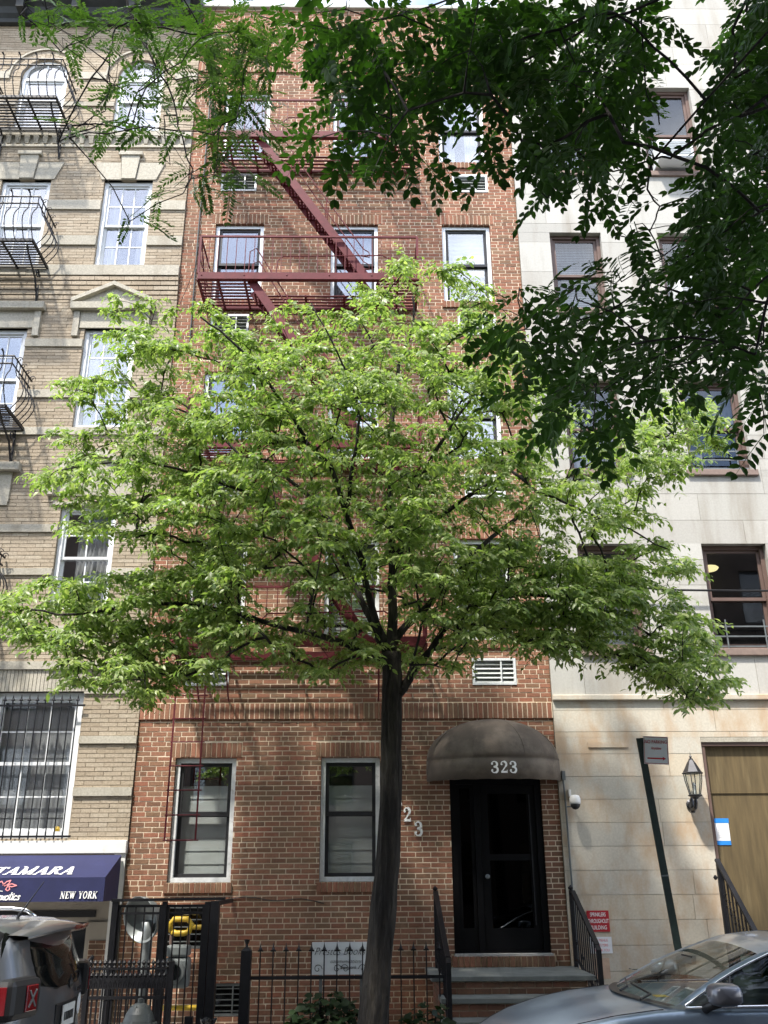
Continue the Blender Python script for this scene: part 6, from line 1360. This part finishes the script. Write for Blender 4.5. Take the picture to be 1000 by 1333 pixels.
def AL(pts_, ds, r0, r1):
    P_ = [at(x, y, CAM.y + d) for (x, y), d in zip(pts_, ds)]; i = ask.near(Vector((3.2, -11.8, 5.4))); b_ = ask.p[i]; m_ = b_.lerp(P_[0], .5) + Vector((0, 0, .5)); ask.limb([b_, m_] + P_, r0, r1, start=i, wob=.015)
AL([(1040, 120), (930, 165), (900, 185), (870, 205), (845, 210), (800, 225), (740, 200)], [4.0, 4.6, 4.8, 5., 5.1, 5.3, 5.5], .018, .005)
AL([(1060, -60), (900, -20), (780, 30), (700, 70), (630, 110), (560, 140), (480, 170)], [3.6, 4.4, 4.8, 5.1, 5.3, 5.5, 5.7], .02, .005)
AL([(1050, 240), (960, 290), (880, 340), (800, 400), (720, 430), (670, 430)], [4., 4.8, 5.2, 5.5, 5.7, 5.8], .016, .004)
AL([(1040, 330), (980, 380), (920, 430), (850, 470), (780, 510)], [4., 4.6, 5., 5.2, 5.4], .013, .004)
AL([(1000, -110), (800, -60), (640, -20), (520, 20), (420, 40), (340, 20)], [3.8, 4.6, 5., 5.4, 5.6, 5.8], .018, .005)
AL([(845, 210), (843, 245), (857, 268), (848, 300)], [5.1, 5.1, 5.1, 5.2], .012, .005)
AL([(835, -20), (838, 60), (842, 120), (860, 160)], [5., 5.1, 5.2, 5.2], .012, .005)
clus = []
for p in pts:
    if all((p - q).length > .30 for q in clus): clus.append(p)
for p in sorted(clus, key=lambda p: (p - Vector((3.2, -11., 6))).length): ask.reach(p, droop=.1)
hi = []
while len(hi) < 900:                                              # unseen crown above the frame, filled in to shade the boughs below
    p = Vector((random.uniform(-.4, 6.2), random.uniform(-14.6, -7.2), random.uniform(6.6, 11.6))); q = ((p.x - 2.9) / 3.5) ** 2 + ((p.y + 10.8) / 3.9) ** 2 + ((p.z - 8.6) / 3.1) ** 2
    if q < 1 and p.z > 2.05 + (p.y + 13.2) * 1.30 + .5: hi.append(p)
for p in hi[:110]: ask.reach(p, droop=.1)
am = MB()
for P_, rr_ in ask.limbs: am.tube(P_, rr_, 9)
am.obj('trunk', M_BARK, ash, smooth=True); bm_ = MB(); ask.twigs(bm_, rt=.0028, k=.0012, mx=.011); bm_.obj('branches', M_TWIG, ash, kind='stuff')
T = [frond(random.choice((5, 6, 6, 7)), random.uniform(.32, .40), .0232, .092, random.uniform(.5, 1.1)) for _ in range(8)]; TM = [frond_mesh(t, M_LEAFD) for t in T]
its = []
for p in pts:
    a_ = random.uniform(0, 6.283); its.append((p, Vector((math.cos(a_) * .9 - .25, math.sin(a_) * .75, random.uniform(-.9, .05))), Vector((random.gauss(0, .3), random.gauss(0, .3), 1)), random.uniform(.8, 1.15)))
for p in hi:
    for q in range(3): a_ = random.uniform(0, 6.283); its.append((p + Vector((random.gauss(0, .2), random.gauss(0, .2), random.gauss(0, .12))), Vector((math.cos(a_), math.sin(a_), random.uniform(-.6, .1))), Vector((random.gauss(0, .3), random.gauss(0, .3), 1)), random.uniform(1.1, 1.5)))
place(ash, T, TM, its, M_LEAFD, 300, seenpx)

LOC = [(210, 22, 85, 28, 1.0), (125, 45, 55, 22, .9), (50, 12, 40, 18, .8), (235, 70, 60, 36, .9), (290, 55, 50, 55, 1.2), (262, 140, 40, 45, .9), (180, 95, 45, 30, .7), (310, 130, 35, 45, 1.0), (150, 160, 45, 16, .6), (100, 165, 30, 15, .6), (195, 170, 25, 18, .7), (230, 250, 26, 16, .8), (172, 280, 16, 14, .8), (300, 205, 26, 36, .9), (262, 225, 22, 20, .8), (335, 50, 45, 45, 1.2), (75, 70, 20, 14, .5), (320, 170, 22, 26, .7)]
loc = thing('locust_tree', 'feathery fine-leaved branches hanging in at the top beside the tan building', 'tree', (-5.2, -11.6, 0))
lpts = scatter(LOC, 5.0, 6.8, 150); lk = Skel()
ids = lk.limb([(-5.2, -11.6, 0), (-5.15, -11.5, 2.), (-5.0, -11.2, 4.5), (-4.6, -10.6, 7.0), (-4.2, -10., 9.2), (-3.7, -9.4, 11.)], .16, .06, wob=.01)
def LL(pts_, ds, r0, r1, frm=None):
    P_ = [at(x, y, CAM.y + d) for (x, y), d in zip(pts_, ds)]
    if frm is None: i = lk.near(Vector((-4.6, -10.6, 7.0))); b_ = lk.p[i]; lk.limb([b_, b_.lerp(P_[0], .5) + Vector((0, 0, .6))] + P_, r0, r1, start=i, wob=.012)
    else: lk.limb(P_, r0, r1, start=lk.near(P_[0]), wob=.01)
LL([(150, -60), (168, 5), (182, 50), (205, 90), (222, 120), (232, 165), (245, 205), (252, 225), (240, 245)], [5.4, 5.5, 5.6, 5.6, 5.7, 5.7, 5.7, 5.7, 5.7], .018, .004)
LL([(175, 25), (165, 30), (150, 38), (144, 70), (142, 110), (136, 145), (95, 168)], [5.5] * 7, .011, .004, 1); LL([(182, 30), (215, 38), (250, 45), (290, 45), (330, 60)], [5.6, 5.6, 5.7, 5.8, 5.9], .013, .004, 1)
LL([(230, -60), (240, 0), (262, 40), (275, 80), (280, 140), (285, 190), (275, 240)], [5.4, 5.6, 5.7, 5.8, 5.8, 5.9, 5.9], .012, .003); LL([(40, -60), (58, 0), (65, 30), (100, 50), (140, 30)], [5.3, 5.5, 5.6, 5.6, 5.6], .010, .003); LL([(212, 150), (216, 185), (222, 215), (205, 200)], [5.7] * 4, .007, .003, 1)
lc_ = []
for p in lpts:
    if all((p - q).length > .2 for q in lc_): lc_.append(p)
for p in sorted(lc_, key=lambda p: p.x): lk.reach(p, droop=.08)
am = MB()
for P_, rr_ in lk.limbs: am.tube(P_, rr_, 8)
am.obj('trunk', M_TWIG, loc, smooth=True); bm_ = MB(); lk.twigs(bm_, rt=.002, k=.0009, mx=.007); bm_.obj('branches', M_TWIG, loc, kind='stuff')
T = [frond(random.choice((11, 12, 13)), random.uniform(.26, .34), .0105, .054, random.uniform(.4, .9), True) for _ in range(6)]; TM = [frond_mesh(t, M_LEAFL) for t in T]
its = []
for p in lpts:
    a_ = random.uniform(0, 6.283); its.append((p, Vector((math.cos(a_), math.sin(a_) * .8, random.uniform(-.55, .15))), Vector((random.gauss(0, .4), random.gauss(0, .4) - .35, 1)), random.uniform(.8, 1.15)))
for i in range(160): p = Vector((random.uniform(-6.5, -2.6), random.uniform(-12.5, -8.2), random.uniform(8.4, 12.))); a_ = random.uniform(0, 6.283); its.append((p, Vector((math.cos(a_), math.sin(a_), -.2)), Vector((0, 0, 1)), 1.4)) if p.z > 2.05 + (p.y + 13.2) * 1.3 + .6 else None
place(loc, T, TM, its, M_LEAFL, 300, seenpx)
